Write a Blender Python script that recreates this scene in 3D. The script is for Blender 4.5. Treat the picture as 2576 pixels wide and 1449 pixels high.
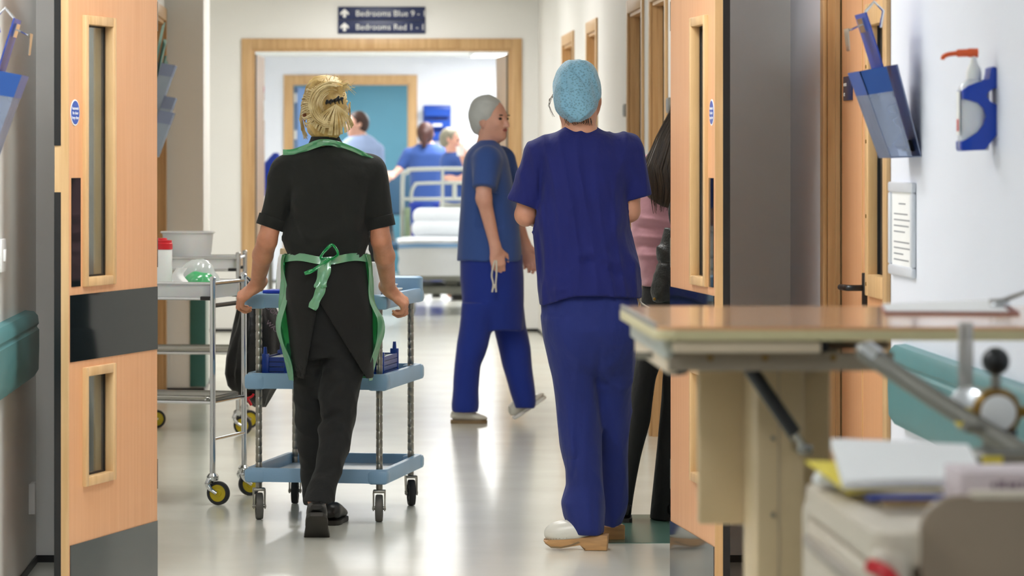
import bpy, bmesh, math, random
import numpy as np
from mathutils import Matrix, Vector, Euler

for o in list(bpy.data.objects): bpy.data.objects.remove(o)
C = bpy.context.scene.collection
SC = bpy.context.scene
PI = math.pi
rng = random.Random(7)

# ------------------------------------------------------------ camera, world, exposure
F, VX, VY, H = 9500.0, 870.0, 390.0, 1.38          # focal length and vanishing point in pixels of the 2576 x 1449 frame
cam = bpy.data.cameras.new('camera'); camo = bpy.data.objects.new('camera', cam); C.objects.link(camo)
camo.location = (0, 0, H); camo.rotation_euler = (PI/2, 0, 0)
cam.sensor_width = 36; cam.lens = F/2576*36
cam.shift_x = (1288-VX)/2576; cam.shift_y = -(724.5-VY)/2576
cam.clip_start = .1; cam.clip_end = 200
cam.dof.use_dof = True; cam.dof.focus_distance = 13.2; cam.dof.aperture_fstop = 6.3
SC.camera = camo
W = bpy.data.worlds.new('world'); SC.world = W; W.use_nodes = True
W.node_tree.nodes['Background'].inputs[0].default_value = (.75, .82, 1, 1)
W.node_tree.nodes['Background'].inputs[1].default_value = .25
SC.view_settings.view_transform = 'Standard'; SC.view_settings.look = 'None'
SC.view_settings.gamma = 1; SC.view_settings.use_curve_mapping = False
SC.view_settings.exposure = 0.0

def at(px, py, Y):                                  # a pixel and a distance give a point
    s = F/Y
    return Vector(((px-VX)/s, Y, H-(py-VY)/s))

# ------------------------------------------------------------ materials
def lin(h):
    h = h.lstrip('#'); v = [int(h[i:i+2], 16)/255 for i in (0, 2, 4)]
    return [c/12.92 if c <= .04045 else ((c+.055)/1.055)**2.4 for c in v]
MT = {}
def mat(name, col, rough=.5, metal=0, var=.06, scale=6, stretch=(1, 1, 1), bump=0, bscale=80, bstretch=(1, 1, 1), coat=0,
        emit=0, sss=0, sheen=0, trans=0, alpha=1, spec=.5, col2=None, bdist=.004):
    m = bpy.data.materials.new(name); m.use_nodes = True
    nt = m.node_tree; N = nt.nodes; L = nt.links; b = N['Principled BSDF']
    tc = N.new('ShaderNodeTexCoord'); mp = N.new('ShaderNodeMapping'); mp.inputs['Scale'].default_value = stretch
    L.new(tc.outputs['Object'], mp.inputs[0])
    nz = N.new('ShaderNodeTexNoise'); nz.inputs['Scale'].default_value = scale; nz.inputs['Detail'].default_value = 4
    L.new(mp.outputs[0], nz.inputs['Vector'])
    rp = N.new('ShaderNodeValToRGB'); c = lin(col)
    c2 = lin(col2) if col2 else [min(1, x*(1+var)) for x in c]
    rp.color_ramp.elements[0].color = (*[x*(1-var) for x in c], 1); rp.color_ramp.elements[1].color = (*c2, 1)
    rp.color_ramp.elements[0].position = .3; rp.color_ramp.elements[1].position = .7
    L.new(nz.outputs['Fac'], rp.inputs[0]); L.new(rp.outputs[0], b.inputs['Base Color'])
    b.inputs['Roughness'].default_value = rough; b.inputs['Metallic'].default_value = metal
    b.inputs['Coat Weight'].default_value = coat; b.inputs['Coat Roughness'].default_value = .08
    b.inputs['Specular IOR Level'].default_value = spec
    if sss:
        b.inputs['Subsurface Weight'].default_value = sss; b.inputs['Subsurface Radius'].default_value = (.02, .008, .004)
        b.inputs['Subsurface Scale'].default_value = .3
    if sheen: b.inputs['Sheen Weight'].default_value = sheen; b.inputs['Sheen Roughness'].default_value = .5
    b.inputs['Transmission Weight'].default_value = trans; b.inputs['Alpha'].default_value = alpha
    if emit:
        L.new(rp.outputs[0], b.inputs['Emission Color']); b.inputs['Emission Strength'].default_value = emit
    if bump:
        mp2 = N.new('ShaderNodeMapping'); mp2.inputs['Scale'].default_value = bstretch; L.new(tc.outputs['Object'], mp2.inputs[0])
        n2 = N.new('ShaderNodeTexNoise'); n2.inputs['Scale'].default_value = bscale; n2.inputs['Detail'].default_value = 3
        L.new(mp2.outputs[0], n2.inputs['Vector'])
        bp = N.new('ShaderNodeBump'); bp.inputs['Strength'].default_value = bump; bp.inputs['Distance'].default_value = bdist
        L.new(n2.outputs['Fac'], bp.inputs['Height']); L.new(bp.outputs[0], b.inputs['Normal'])
    MT[name] = m; return m
def glassy(name, tint, gloss=.1, rough=.03, clear=.85, gcol=(1, 1, 1)):
    """thin clear sheet: transparent tint, a little body colour and a gloss"""
    m = bpy.data.materials.new(name); m.use_nodes = True
    nt = m.node_tree; N = nt.nodes; L = nt.links; out = N['Material Output']; N.remove(N['Principled BSDF'])
    t = N.new('ShaderNodeBsdfTransparent'); t.inputs[0].default_value = (*lin(tint), 1)
    d = N.new('ShaderNodeBsdfPrincipled'); d.inputs['Base Color'].default_value = (*lin(tint), 1); d.inputs['Roughness'].default_value = .3
    tc = N.new('ShaderNodeTexCoord'); nz = N.new('ShaderNodeTexNoise'); nz.inputs['Scale'].default_value = 14
    L.new(tc.outputs['Object'], nz.inputs['Vector'])
    mr = N.new('ShaderNodeMapRange'); mr.inputs[3].default_value = max(0, 1-clear-.05); mr.inputs[4].default_value = 1-clear+.05
    L.new(nz.outputs['Fac'], mr.inputs[0])
    g = N.new('ShaderNodeBsdfGlossy'); g.inputs['Roughness'].default_value = rough; g.inputs[0].default_value = (*gcol, 1)
    m1 = N.new('ShaderNodeMixShader'); L.new(mr.outputs[0], m1.inputs[0]); L.new(t.outputs[0], m1.inputs[1]); L.new(d.outputs[0], m1.inputs[2])
    m2 = N.new('ShaderNodeMixShader'); m2.inputs[0].default_value = gloss; L.new(m1.outputs[0], m2.inputs[1]); L.new(g.outputs[0], m2.inputs[2])
    L.new(m2.outputs[0], out.inputs[0]); MT[name] = m; return m

mat('wall', '#F0EFEC', .55, var=.012, scale=1.5, bump=.05, bscale=250)
mat('wall_cool', '#E9ECF5', .5, var=.012, scale=1.5, bump=.05, bscale=250)
mat('ceiling', '#F0F0EC', .8, var=.01, bump=.1, bscale=150)
mat('ward_blue', '#6CA2B4', .6, var=.02)
mat('door_blue', '#7C9CD0', .5, var=.02)
mat('skirt', '#17181A', .4, var=.1)
mat('floor', '#DFDFD2', .19, var=.03, scale=2.2, col2='#E7E7DC', spec=.5)
mat('floor_green', '#4C6E62', .25, var=.06, scale=9)
mat('beech', '#E6A976', .36, var=.05, scale=3.5, stretch=(14, 14, .55), col2='#E9B182', bump=.04, bscale=30, bstretch=(9, 9, .5))
mat('maple', '#DDB27A', .38, var=.09, scale=4, stretch=(10, 10, .7), col2='#E6C08C', bump=.04, bscale=30, bstretch=(9, 9, .5))
mat('frame_wood', '#C99F6C', .42, var=.1, scale=4, stretch=(11, 11, .6), col2='#D6B07F', bump=.04, bscale=30, bstretch=(9, 9, .5))
mat('plate_black', '#161D20', .04, var=.05, spec=.16)
mat('plate_grey', '#3C4446', .06, var=.06, scale=20, spec=.4)
mat('edge_black', '#151719', .45, var=.08)
mat('seal', '#0B0B0C', .5)
mat('rail_teal', '#4C8588', .38, var=.04)
mat('guard_teal', '#2D6660', .45, var=.05)
mat('guard_teal_lit', '#9FB3AE', .45, var=.04)
mat('sign_blue', '#1A4FB0', .3, var=.03)
mat('navy_sign', '#1C2A55', .35, var=.03)
mat('print_white', '#F2F2F0', .5, var=.01)
mat('print_grey', '#8A8C90', .6, var=.01)
mat('socket_white', '#EFEFEC', .35, var=.01)
mat('chrome', '#D8DADC', .12, 1, var=.03, scale=12)
mat('steel', '#A8A69F', .25, 1, var=.05, scale=14)
mat('bead_steel', '#9A978F', .32, 1, var=.05, scale=14)
mat('dull_metal', '#8C8981', .42, .8, var=.06, scale=10)
mat('trolley_blue', '#84A8C6', .38, var=.04, scale=8, bump=.06, bscale=200)
mat('trolley_inner', '#93A1AE', .35, var=.06, scale=12)
mat('crate_blue', '#0F3FA0', .3, var=.05)
mat('lid_blue', '#1741C0', .28, var=.04)
mat('plastic_white', '#EEEFEC', .35, var=.015, sss=.1)
mat('plastic_cloudy', '#E6E9EA', .35, var=.02, sss=.3)
mat('plastic_red', '#D1202A', .3, var=.03)
mat('plastic_black', '#141516', .3, var=.05)
mat('rubber', '#26272A', .6, var=.08)
mat('wheel_grey', '#5C5A55', .5, var=.08)
mat('wheel_yellow', '#C9B21A', .4, var=.06)
mat('bag_black', '#121110', .28, var=.15, scale=30, bump=.5, bscale=45)
mat('cream', '#D8BF95', .45, var=.03)
mat('cream_light', '#E0CDB0', .45, var=.03)
mat('cream_edge', '#DCCFA0', .4, var=.03)
mat('laminate', '#E3AC7C', .16, var=.05, scale=4, stretch=(.8, 9, 9), coat=.4)
mat('apron_frame', '#958876', .5, .1, var=.04)
mat('cart_cream', '#D6C9B4', .4, var=.03)
mat('cart_taupe', '#94816C', .45, var=.04)
mat('cart_shade', '#A79B8C', .45, var=.04)
mat('paper', '#F0EFEC', .7, var=.015)
mat('paper_yellow', '#E8D24A', .7, var=.02)
mat('paper_pink', '#D8C9CA', .6, var=.03)
mat('print_mauve', '#7C6A74', .6, var=.03)
mat('binding_red', '#A06A60', .6, var=.03)
mat('clip_blue', '#2A49A8', .3, var=.05)
mat('pocket_blue', '#2C5AA6', .28, var=.05)
mat('gel_blue', '#0B3FB0', .3, var=.03)
mat('gel_clear', '#D5D9E0', .15, var=.02, sss=.3)
mat('pump_orange', '#E8602C', .35, var=.03)
mat('brass', '#8A6A2A', .35, .8, var=.05)
mat('skin', '#C98F72', .5, var=.07, scale=14, col2='#D59C80', sss=.15, bump=.12, bscale=160)
mat('skin_tan', '#C78664', .5, var=.09, scale=16, col2='#D89878', sss=.12, bump=.2, bscale=150)
mat('skin_pink', '#DEA690', .5, var=.06, scale=12, col2='#E6B29E', sss=.15)
mat('lips', '#A85A58', .45, var=.05)
mat('eye_dark', '#3A2C26', .2)
mat('polo_black', '#161916', .88, var=.08, scale=5, sheen=.05, bump=.35, bscale=13, bdist=.02)
mat('trouser_black', '#151717', .88, var=.1, scale=6, sheen=.03, bump=.4, bscale=13, bdist=.02)
mat('apron_black', '#131412', .88, var=.08, scale=6, sheen=.03, bump=.25, bscale=500)
mat('scrub_navy', '#0B1866', .85, var=.1, scale=5, sheen=.06, bump=.4, bscale=15, bstretch=(1, 1, .6), bdist=.02)
mat('scrub_trouser', '#142670', .85, var=.1, scale=5, sheen=.08, bump=.4, bscale=15, bstretch=(1, 1, .5), bdist=.02)
mat('scrub_mid', '#2E5096', .82, var=.06, scale=5, sheen=.2)
mat('scrub_deep', '#0C2D90', .82, var=.06, scale=5, sheen=.15)
mat('shirt_pink', '#C08C96', .8, var=.05, scale=6, sheen=.2, bump=.3, bscale=15, bdist=.02)
mat('shirt_pale', '#9DB0D6', .8, var=.04)
mat('bag_leather', '#1E211F', .35, var=.15, scale=40, bump=.5, bscale=160)
mat('shoe_black', '#121211', .35, var=.1, scale=12)
mat('sole_grey', '#2E2B26', .6, var=.1, scale=18)
mat('clog_white', '#DDDCD2', .3, var=.03)
mat('clog_wood', '#BC9160', .5, var=.16, scale=14, stretch=(1, 1, 5))
mat('sole_brown', '#8B7454', .55, var=.12, scale=16)
mat('hair_blonde', '#B8924C', .5, var=.3, scale=26, stretch=(1, 1, .5), col2='#E3C47C', bump=.5, bscale=120, bstretch=(1, 1, .25))
mat('hair_straw', '#D8B870', .42, var=.3, scale=30, col2='#F7E6B2')
mat('hair_dark', '#2B2117', .38, var=.3, scale=18, stretch=(4, 4, .4), col2='#45341F', bump=.5, bscale=90, bstretch=(3, 3, .12))
mat('hair_brown', '#3A2118', .5, var=.2, scale=20)
mat('hair_red', '#41201A', .5, var=.2, scale=20)
mat('hair_grey', '#8B8674', .6, var=.15, scale=24)
mat('cap_white', '#C4C9C9', .7, var=.05, scale=20, bump=.3, bscale=60)
mat('sheet_white', '#EDF1F4', .8, var=.015, bump=.2, bscale=14)
mat('sheet_blue', '#8FB8E2', .8, var=.02)
mat('bed_metal', '#C9CCC2', .35, .1, var=.03)
mat('frame_silver', '#DDE0E6', .35, .1, var=.02)
mat('bed_green', '#9DB08C', .4, var=.03)
mat('bed_grey', '#9A9C94', .4, .2, var=.04)
mat('chair_teal', '#17405A', .6, var=.05)
mat('tray_blue', '#1B4FB8', .35, var=.03)
mat('cord_white', '#DDDAD0', .7, var=.02)
mat('lamp_glow', '#FFFFFF', .6, var=0, emit=1)
mat('cloth_teal', '#A9CFC6', .7, var=.05, scale=14)
glassy('glass', '#E2E8E6', .09, .02, .96)
glassy('clear_plastic', '#C9D4E6', .1, .12, .72)
glassy('folder_plastic', '#B9CBDD', .12, .15, .55)
glassy('smoked_pocket', '#8FA0C6', .1, .15, .5)
glassy('apron_green', '#86DAA8', .12, .2, .55)
glassy('tie_green', '#2FC070', .12, .2, .25)
glassy('bag_clear', '#E8EDEB', .1, .2, .5)
glassy('post_clear', '#D8D4CE', .15, .1, .45)

def cap_mat():                                    # thin blue bouffant-cap cloth with small oval print
    m = mat('cap_blue', '#7DB2CC', .7, var=.12, scale=7, bump=.4, bscale=22, sheen=.3)
    nt = m.node_tree; N = nt.nodes; L = nt.links; b = N['Principled BSDF']
    src = b.inputs['Base Color'].links[0].from_socket
    tc = N.new('ShaderNodeTexCoord'); mp = N.new('ShaderNodeMapping'); mp.inputs['Scale'].default_value = (100, 100, 150)
    L.new(tc.outputs['Object'], mp.inputs[0])
    vo = N.new('ShaderNodeTexVoronoi'); vo.inputs['Scale'].default_value = 1; L.new(mp.outputs[0], vo.inputs['Vector'])
    rp = N.new('ShaderNodeValToRGB'); rp.color_ramp.elements[0].position = .25; rp.color_ramp.elements[1].position = .5
    rp.color_ramp.elements[0].color = (.55, .55, .55, 1); rp.color_ramp.elements[1].color = (1, 1, 1, 1)
    L.new(vo.outputs['Distance'], rp.inputs[0])
    mx = N.new('ShaderNodeMix'); mx.data_type = 'RGBA'; mx.blend_type = 'MULTIPLY'; mx.inputs[0].default_value = .8
    L.new(src, mx.inputs[6]); L.new(rp.outputs[0], mx.inputs[7]); L.new(mx.outputs[2], b.inputs['Base Color'])
cap_mat()

# ------------------------------------------------------------ mesh builder
def frame_of(d, up=Vector((0, 0, 1))):
    d = Vector(d).normalized(); up = Vector(up)
    if abs(d.dot(up.normalized())) > .98: up = Vector((1, 0, 0)) if abs(d.x) < .9 else Vector((0, 1, 0))
    u = up.cross(d).normalized(); v = d.cross(u).normalized()
    return u, v, d
class B:
    def __init__(s): s.bm = bmesh.new()
    def box(s, x0, x1, y0, y1, z0, z1, bev=0, seg=2, M=None):
        r = bmesh.ops.create_cube(s.bm, size=1); vs = r['verts']
        for v in vs: v.co = Vector(((x0+x1)/2+v.co.x*(x1-x0), (y0+y1)/2+v.co.y*(y1-y0), (z0+z1)/2+v.co.z*(z1-z0)))
        if bev:
            es = list({e for v in vs for e in v.link_edges})
            r2 = bmesh.ops.bevel(s.bm, geom=es, offset=bev, segments=seg, affect='EDGES', profile=.5, clamp_overlap=True)
            vs = list({v for f in r2['faces'] for v in f.verts} | {v for v in vs if v.is_valid})
        if M is not None: bmesh.ops.transform(s.bm, matrix=M, verts=[v for v in vs if v.is_valid])
        return s
    def ring(s, c, u, v, r, n):
        return [s.bm.verts.new(c+u*(r*math.cos(2*PI*i/n))+v*(r*math.sin(2*PI*i/n))) for i in range(n)]
    def tube(s, pts, r, n=12, closed=False, cap=True):
        pts = [Vector(p) for p in pts]; k = len(pts); rr = r if isinstance(r, (list, tuple)) else [r]*k
        rings = []; u = None
        for i, p in enumerate(pts):
            if closed: d = pts[(i+1) % k]-pts[i-1]
            else: d = pts[min(i+1, k-1)]-pts[max(i-1, 0)]
            d = d.normalized()
            if u is None: u, v, _ = frame_of(d)
            else:
                u = (u-d*u.dot(d)).normalized(); v = d.cross(u)
            rings.append(s.ring(p, u, v, rr[i], n))
        m = k if closed else k-1
        for i in range(m):
            a, b = rings[i], rings[(i+1) % k]
            for j in range(n): s.bm.faces.new((a[j], a[(j+1) % n], b[(j+1) % n], b[j]))
        if cap and not closed:
            s.bm.faces.new(rings[0][::-1]); s.bm.faces.new(rings[-1])
        return s
    def cyl(s, a, b, r, r2=None, n=16): return s.tube([a, b], [r, r if r2 is None else r2], n)
    def lathe(s, prof, c=(0, 0, 0), axis=(0, 0, 1), n=24, cap=True):
        c = Vector(c); u, v, d = frame_of(axis); rings = []
        for r, z in prof: rings.append(s.ring(c+d*z, u, v, max(r, 1e-4), n))
        for a, b in zip(rings, rings[1:]):
            for j in range(n): s.bm.faces.new((a[j], a[(j+1) % n], b[(j+1) % n], b[j]))
        if cap: s.bm.faces.new(rings[0][::-1]); s.bm.faces.new(rings[-1])
        return s
    def ball(s, c, r, n=16, M=None):
        r = (r, r, r) if not isinstance(r, (list, tuple)) else r
        q = bmesh.ops.create_uvsphere(s.bm, u_segments=n, v_segments=max(6, n//2), radius=1)
        for v in q['verts']:
            w = Vector((v.co.x*r[0], v.co.y*r[1], v.co.z*r[2])); v.co = (M @ w if M is not None else w)+Vector(c)
        return s
    def prism(s, poly, h, o=(0, 0, 0), u=(1, 0, 0), v=(0, 1, 0), bev=0):
        """polygon in the u,v plane pushed out by h along u x v"""
        o, u, v = Vector(o), Vector(u), Vector(v); w = u.cross(v).normalized()
        a = [s.bm.verts.new(o+u*x+v*y) for x, y in poly]; b = [s.bm.verts.new(o+u*x+v*y+w*h) for x, y in poly]
        n = len(a); fs = [s.bm.faces.new(a[::-1]), s.bm.faces.new(b)]
        for i in range(n): fs.append(s.bm.faces.new((a[i], a[(i+1) % n], b[(i+1) % n], b[i])))
        if bev:
            es = list({e for f in fs[:2] for e in f.edges})
            bmesh.ops.bevel(s.bm, geom=es, offset=bev, segments=2, affect='EDGES', profile=.5, clamp_overlap=True)
        return s
    def loops(s, loops, cap=True, closed=True):
        """skin a list of equal-length point loops"""
        rs = [[s.bm.verts.new(Vector(p)) for p in l] for l in loops]; n = len(rs[0])
        for a, b in zip(rs, rs[1:]):
            for j in range(n if closed else n-1): s.bm.faces.new((a[j], a[(j+1) % n], b[(j+1) % n], b[j]))
        if cap and closed: s.bm.faces.new(rs[0][::-1]); s.bm.faces.new(rs[-1])
        return s
    def sheet(s, fn, nu, nv, th=.002):
        """a thin double-sided sheet fn(a, b) with a, b in 0..1"""
        g = [[Vector(fn(i/nu, j/nv)) for j in range(nv+1)] for i in range(nu+1)]
        def nrm(i, j):
            a = g[min(i+1, nu)][j]-g[max(i-1, 0)][j]; b = g[i][min(j+1, nv)]-g[i][max(j-1, 0)]
            c = a.cross(b); return c.normalized() if c.length > 1e-9 else Vector((0, 0, 1))
        A = [[s.bm.verts.new(g[i][j]+nrm(i, j)*th/2) for j in range(nv+1)] for i in range(nu+1)]
        Bk = [[s.bm.verts.new(g[i][j]-nrm(i, j)*th/2) for j in range(nv+1)] for i in range(nu+1)]
        for i in range(nu):
            for j in range(nv):
                s.bm.faces.new((A[i][j], A[i+1][j], A[i+1][j+1], A[i][j+1])); s.bm.faces.new((Bk[i][j], Bk[i][j+1], Bk[i+1][j+1], Bk[i+1][j]))
        rim = [(i, 0) for i in range(nu)]+[(nu, j) for j in range(nv)]+[(i, nv) for i in range(nu, 0, -1)]+[(0, j) for j in range(nv, 0, -1)]
        for k in range(len(rim)):
            p, q = rim[k], rim[(k+1) % len(rim)]
            try: s.bm.faces.new((A[p[0]][p[1]], Bk[p[0]][p[1]], Bk[q[0]][q[1]], A[q[0]][q[1]]))
            except ValueError: pass
        return s
    def obj(s, name, m, parent=None, sharp=38, M=None, label=None):
        if M is not None: bmesh.ops.transform(s.bm, matrix=M, verts=s.bm.verts)
        bmesh.ops.recalc_face_normals(s.bm, faces=s.bm.faces)
        ca = math.radians(sharp)
        for f in s.bm.faces: f.smooth = True
        for e in s.bm.edges:
            if len(e.link_faces) == 2 and e.calc_face_angle(0) > ca: e.smooth = False
        me = bpy.data.meshes.new(name); s.bm.to_mesh(me); s.bm.free()
        me.materials.append(MT[m]); o = bpy.data.objects.new(name, me); C.objects.link(o)
        if parent is not None: o.parent = parent
        if label: o['label'] = label
        return o
def tag(o, label, cat, group=None):
    o['label'] = label; o['category'] = cat
    if group: o['group'] = group
    return o
def thing(name, label, cat, loc=(0, 0, 0), rz=0, group=None):
    o = bpy.data.objects.new(name, None); C.objects.link(o); o.location = loc; o.rotation_euler = (0, 0, rz)
    return tag(o, label, cat, group)
def struct(o, label=None, cat=None):
    o['kind'] = 'structure'
    if label: o['label'] = label
    if cat: o['category'] = cat
    return o
def sbox(name, m, *a, label=None, cat=None, parent=None, bev=0):
    o = B().box(*a, bev=bev).obj(name, m, parent)
    return struct(o, label, cat) if parent is None else o
def copy_tree(o, parent=None):
    c = o.copy(); C.objects.link(c); c.parent = parent
    for ch in list(o.children): copy_tree(ch, c)
    return c
def text(name, body, m, size, parent, M, align='LEFT', depth=.0006, sx=1.0):
    cu = bpy.data.curves.new(name, 'FONT'); cu.body = body; cu.size = size; cu.extrude = depth; cu.align_x = align; cu.resolution_u = 3
    t = bpy.data.objects.new(name, cu); C.objects.link(t)
    me = bpy.data.meshes.new_from_object(t); bpy.data.objects.remove(t); bpy.data.curves.remove(cu)
    me.transform(M @ Matrix.Diagonal((sx, 1, 1, 1))); me.materials.append(MT[m])
    o = bpy.data.objects.new(name, me); C.objects.link(o); o.parent = parent; return o
def basis(o, u, v):
    """matrix that puts local x,y on u,v at o"""
    u, v = Vector(u).normalized(), Vector(v).normalized(); w = u.cross(v)
    return Matrix(((u.x, v.x, w.x, o[0]), (u.y, v.y, w.y, o[1]), (u.z, v.z, w.z, o[2]), (0, 0, 0, 1)))
def bez(pts, n=8):
    """Catmull-Rom through points"""
    P = [Vector(p) for p in pts]; out = []
    for i in range(len(P)-1):
        p0, p1, p2, p3 = P[max(i-1, 0)], P[i], P[i+1], P[min(i+2, len(P)-1)]
        for k in range(n):
            t = k/n; out.append(.5*((2*p1)+(p2-p0)*t+(2*p0-5*p1+4*p2-p3)*t*t+(3*p1-p0-3*p2+p3)*t**3))
    return out+[P[-1]]
# ------------------------------------------------------------ the building
XL, XR, YS, YF, YB, ZC = -1.05, 1.507, 12.80, 29.50, 41.0, 2.72
def wall_y(name, m, xf, out, y0, y1, openings=(), th=.14, z1=ZC):
    b = B(); x0, x1 = sorted((xf, xf+out*th)); y = y0
    for a, c, zt in openings:
        b.box(x0, x1, y, a, 0, z1); b.box(x0, x1, a, c, zt, z1); y = c
    b.box(x0, x1, y, y1, 0, z1); return struct(b.obj(name, m))
def wall_x(name, m, yf, x0, x1, openings=(), th=.14, z1=ZC):
    b = B(); x = x0
    for a, c, zt in openings:
        b.box(x, a, yf, yf+th, 0, z1); b.box(a, c, yf, yf+th, zt, z1); x = c
    b.box(x, x1, yf, yf+th, 0, z1); return struct(b.obj(name, m))
sbox('floor', 'floor', -5, 5, -3, 47, -.1, 0)
sbox('ceiling', 'ceiling', -5, 5, -3, YF+.14, ZC, ZC+.1)
sbox('ceiling', 'ceiling', -5, 5, YF+.14, 47, 2.45, 2.6)
R_DOORS = [(17.66, 18.54, 2.14), (19.06, 20.0, 2.14), (22.56, 23.4, 2.14), (24.87, 26.03, 2.14)]
wall_y('wall_left', 'wall', XL, -1, -3, YS)
wall_y('wall_left', 'wall', XL-.005, -1, YS+.15, 22.0, [(20.5, 21.92, 2.17)])
wall_y('wall_right', 'wall_cool', XR, 1, -3, YS, [(10.5, 11.83, 2.1)])
wall_y('wall_right', 'wall', XR-.005, 1, YS+.15, YF, R_DOORS)
wall_x('wall_front', 'wall', YS, XL-.14, XR+.14, [(-.70, 1.175, 2.12)], .15)
wall_x('wall_back', 'wall_cool', -3.1, -5, 5)
sbox('wall_end', 'wall', XL-.5, -.83, 22.0, 23.0, 0, ZC)                   # wall end that sticks out beside the open bay
wall_y('wall_left', 'wall', -3.2, -1, 23.0, YF)
sbox('wall_side', 'wall', -3.2, XL-.4, 22.9, 23.0, 0, ZC)
wall_x('wall_far', 'wall', YF, -5, 5, [(-.74, 1.304, 2.22)])
wall_y('wall_left', 'wall', -2.2, -1, YF+.14, YB, z1=2.45)
wall_y('wall_right', 'wall_cool', 3.2, 1, YF+.14, YB, z1=2.45)
wall_x('wall_far', 'wall_cool', YB, -2.3, 3.3, [(-.60, .70, 2.17)], z1=2.45)
wall_x('wall_back', 'ward_blue', 44.5, -4, 4, z1=2.45)
wall_y('wall_side', 'ward_blue', -1.6, -1, YB+.14, 44.5, z1=2.45)
wall_y('wall_side', 'ward_blue', 2.4, 1, YB+.14, 44.5, z1=2.45)
SK = .024
for nm, a in (('baseboard_left', (XL, XL+.006, -3, YS)), ('baseboard_right', (XR-.006, XR, -3, 10.44)), ('baseboard_right', (XR-.006, XR, 11.9, YS)),
              ('baseboard_front', (XL, -.70, YS-.006, YS)), ('baseboard_front', (1.175, XR, YS-.006, YS)),
              ('baseboard_left', (XL-.005, XL, YS+.15, 20.43)), ('baseboard_end', (XL, -.83, 21.994, 22.0)), ('baseboard_end', (-.83, -.824, 22.0, 23.0)),
              ('baseboard_far', (-3.2, -.82, YF-.006, YF)), ('baseboard_far', (1.38, XR, YF-.006, YF)),
              ('baseboard_far', (-2.2, -.69, YB-.006, YB)), ('baseboard_far', (.78, 3.2, YB-.006, YB))):
    sbox(nm, 'skirt', *a, 0, SK)
ys = [YS+.15]+[v for d in R_DOORS for v in (d[0]-.06, d[1]+.06)]+[YF]
for a, c in zip(ys[::2], ys[1::2]): sbox('baseboard_right', 'skirt', XR-.011, XR-.005, a, c, 0, SK)
o = sbox('floor_patch', 'floor_green', .93, 1.5, 13.42, 14.48, 0, .002)
o['label'] = 'dark green vinyl patch let into the pale floor'

# teal corner guard on the wall end
g = thing('corner_guard', 'teal bumper panel wrapped round the foot of the projecting wall end', 'corner guard', (-.83, 22, 0))
B().box(-.078, .014, -.014, -.001, .03, .80, bev=.004).obj('front_panel', 'guard_teal', g)
B().box(.001, .014, -.001, .5, .03, .80, bev=.004).obj('side_panel', 'guard_teal_lit', g)  # same teal guard; the light on this side is put into its paler colour

def side_door(n, xf, out, a, c, zt, label, depth=.055, aw=.06, leaves=None, leafmat='beech', bare=False):
    """a door set in a wall that runs along the corridor"""
    d = bpy.data.objects.new('door_%d' % n, None); C.objects.link(d); d.location = (xf, (a+c)/2, 0)
    d['kind'] = 'structure'; d['label'] = label
    hw = (c-a)/2; q = -out
    def bx(x0, x1, *r, bev=0): x0, x1 = sorted((x0, x1)); return B().box(x0, x1, *r, bev=bev)
    for sg in (-1, 1):
        y0, y1 = sorted((sg*(hw-.012), sg*(hw+aw)))
        bx(q*.014, 0, y0, y1, 0, zt+aw, bev=.004).obj('architrave', 'frame_wood', d)
        y0, y1 = sorted((sg*hw, sg*(hw-.03)))
        bx(0, out*.13, y0, y1, 0, zt).obj('jamb', 'frame_wood', d)
        y0, y1 = sorted((sg*(hw-.03), sg*(hw-.042)))
        bx(out*depth*.55, out*(depth-.004), y0, y1, 0, zt-.03).obj('door_stop', 'frame_wood', d)
    bx(q*.014, 0, -hw+.012, hw-.012, zt-.012, zt+aw, bev=.004).obj('head_architrave', 'frame_wood', d)
    bx(0, out*.13, -hw+.03, hw-.03, zt-.03, zt).obj('head_jamb', 'frame_wood', d)
    if not bare:
        bx(out*depth, out*(depth+.044), -hw+.033, hw-.033, .008, zt-.033).obj('leaf', leafmat, d)
        b = bx(out*depth-out*.002, out*depth, hw-.05, hw-.034, .01, zt-.034); b.obj('seal', 'seal', d)
    return d
for i, (a, c, zt) in enumerate(R_DOORS):
    side_door(5+i, XR-.005, 1, a, c, zt, ['timber door frame set in the white corridor wall'][0], leafmat='frame_wood')
side_door(9, XL-.005, -1, 20.5, 21.92, 2.17, 'timber door frame beside the projecting wall end', leafmat='frame_wood')

# near side door: wide leaf with a long vision strip, narrow leaf beyond
nd = side_door(10, XR, 1, 10.5, 11.83, 2.1, 'leaf and a half beech door in the right wall behind the table', depth=.04, bare=True)
Y0 = (10.5+11.83)/2
b = B()
b.box(.04, .084, 10.535-Y0, 10.76-Y0, .008, 2.06); b.box(.04, .084, 11.10-Y0, 11.295-Y0, .008, 2.06)
b.box(.04, .084, 10.76-Y0, 11.10-Y0, .008, 1.02); b.box(.04, .084, 10.76-Y0, 11.10-Y0, 1.77, 2.06)
b.obj('leaf', 'beech', nd)
B().box(.04, .084, 11.300-Y0, 11.775-Y0, .008, 2.06).obj('leaf', 'beech', nd)
B().box(.037, .041, 11.295-Y0, 11.303-Y0, .008, 2.06).obj('meeting_bead', 'maple', nd)
B().box(.05, .084, 11.775-Y0, 11.80-Y0, .008, 2.07).obj('seal', 'seal', nd)
b = B()
for y0, y1, z0, z1 in ((10.72, 10.765, .965, 1.825), (11.095, 11.16, .965, 1.825), (10.765, 11.095, .965, 1.03), (10.765, 11.095, 1.76, 1.825)):
    b.box(.026, .06, y0-Y0, y1-Y0, z0, z1, bev=.004)
vf = b.obj('vision_frame', 'maple', nd)
B().box(.062, .066, 10.76-Y0, 11.1-Y0, 1.02, 1.77).obj('pane', 'glass', vf)
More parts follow.
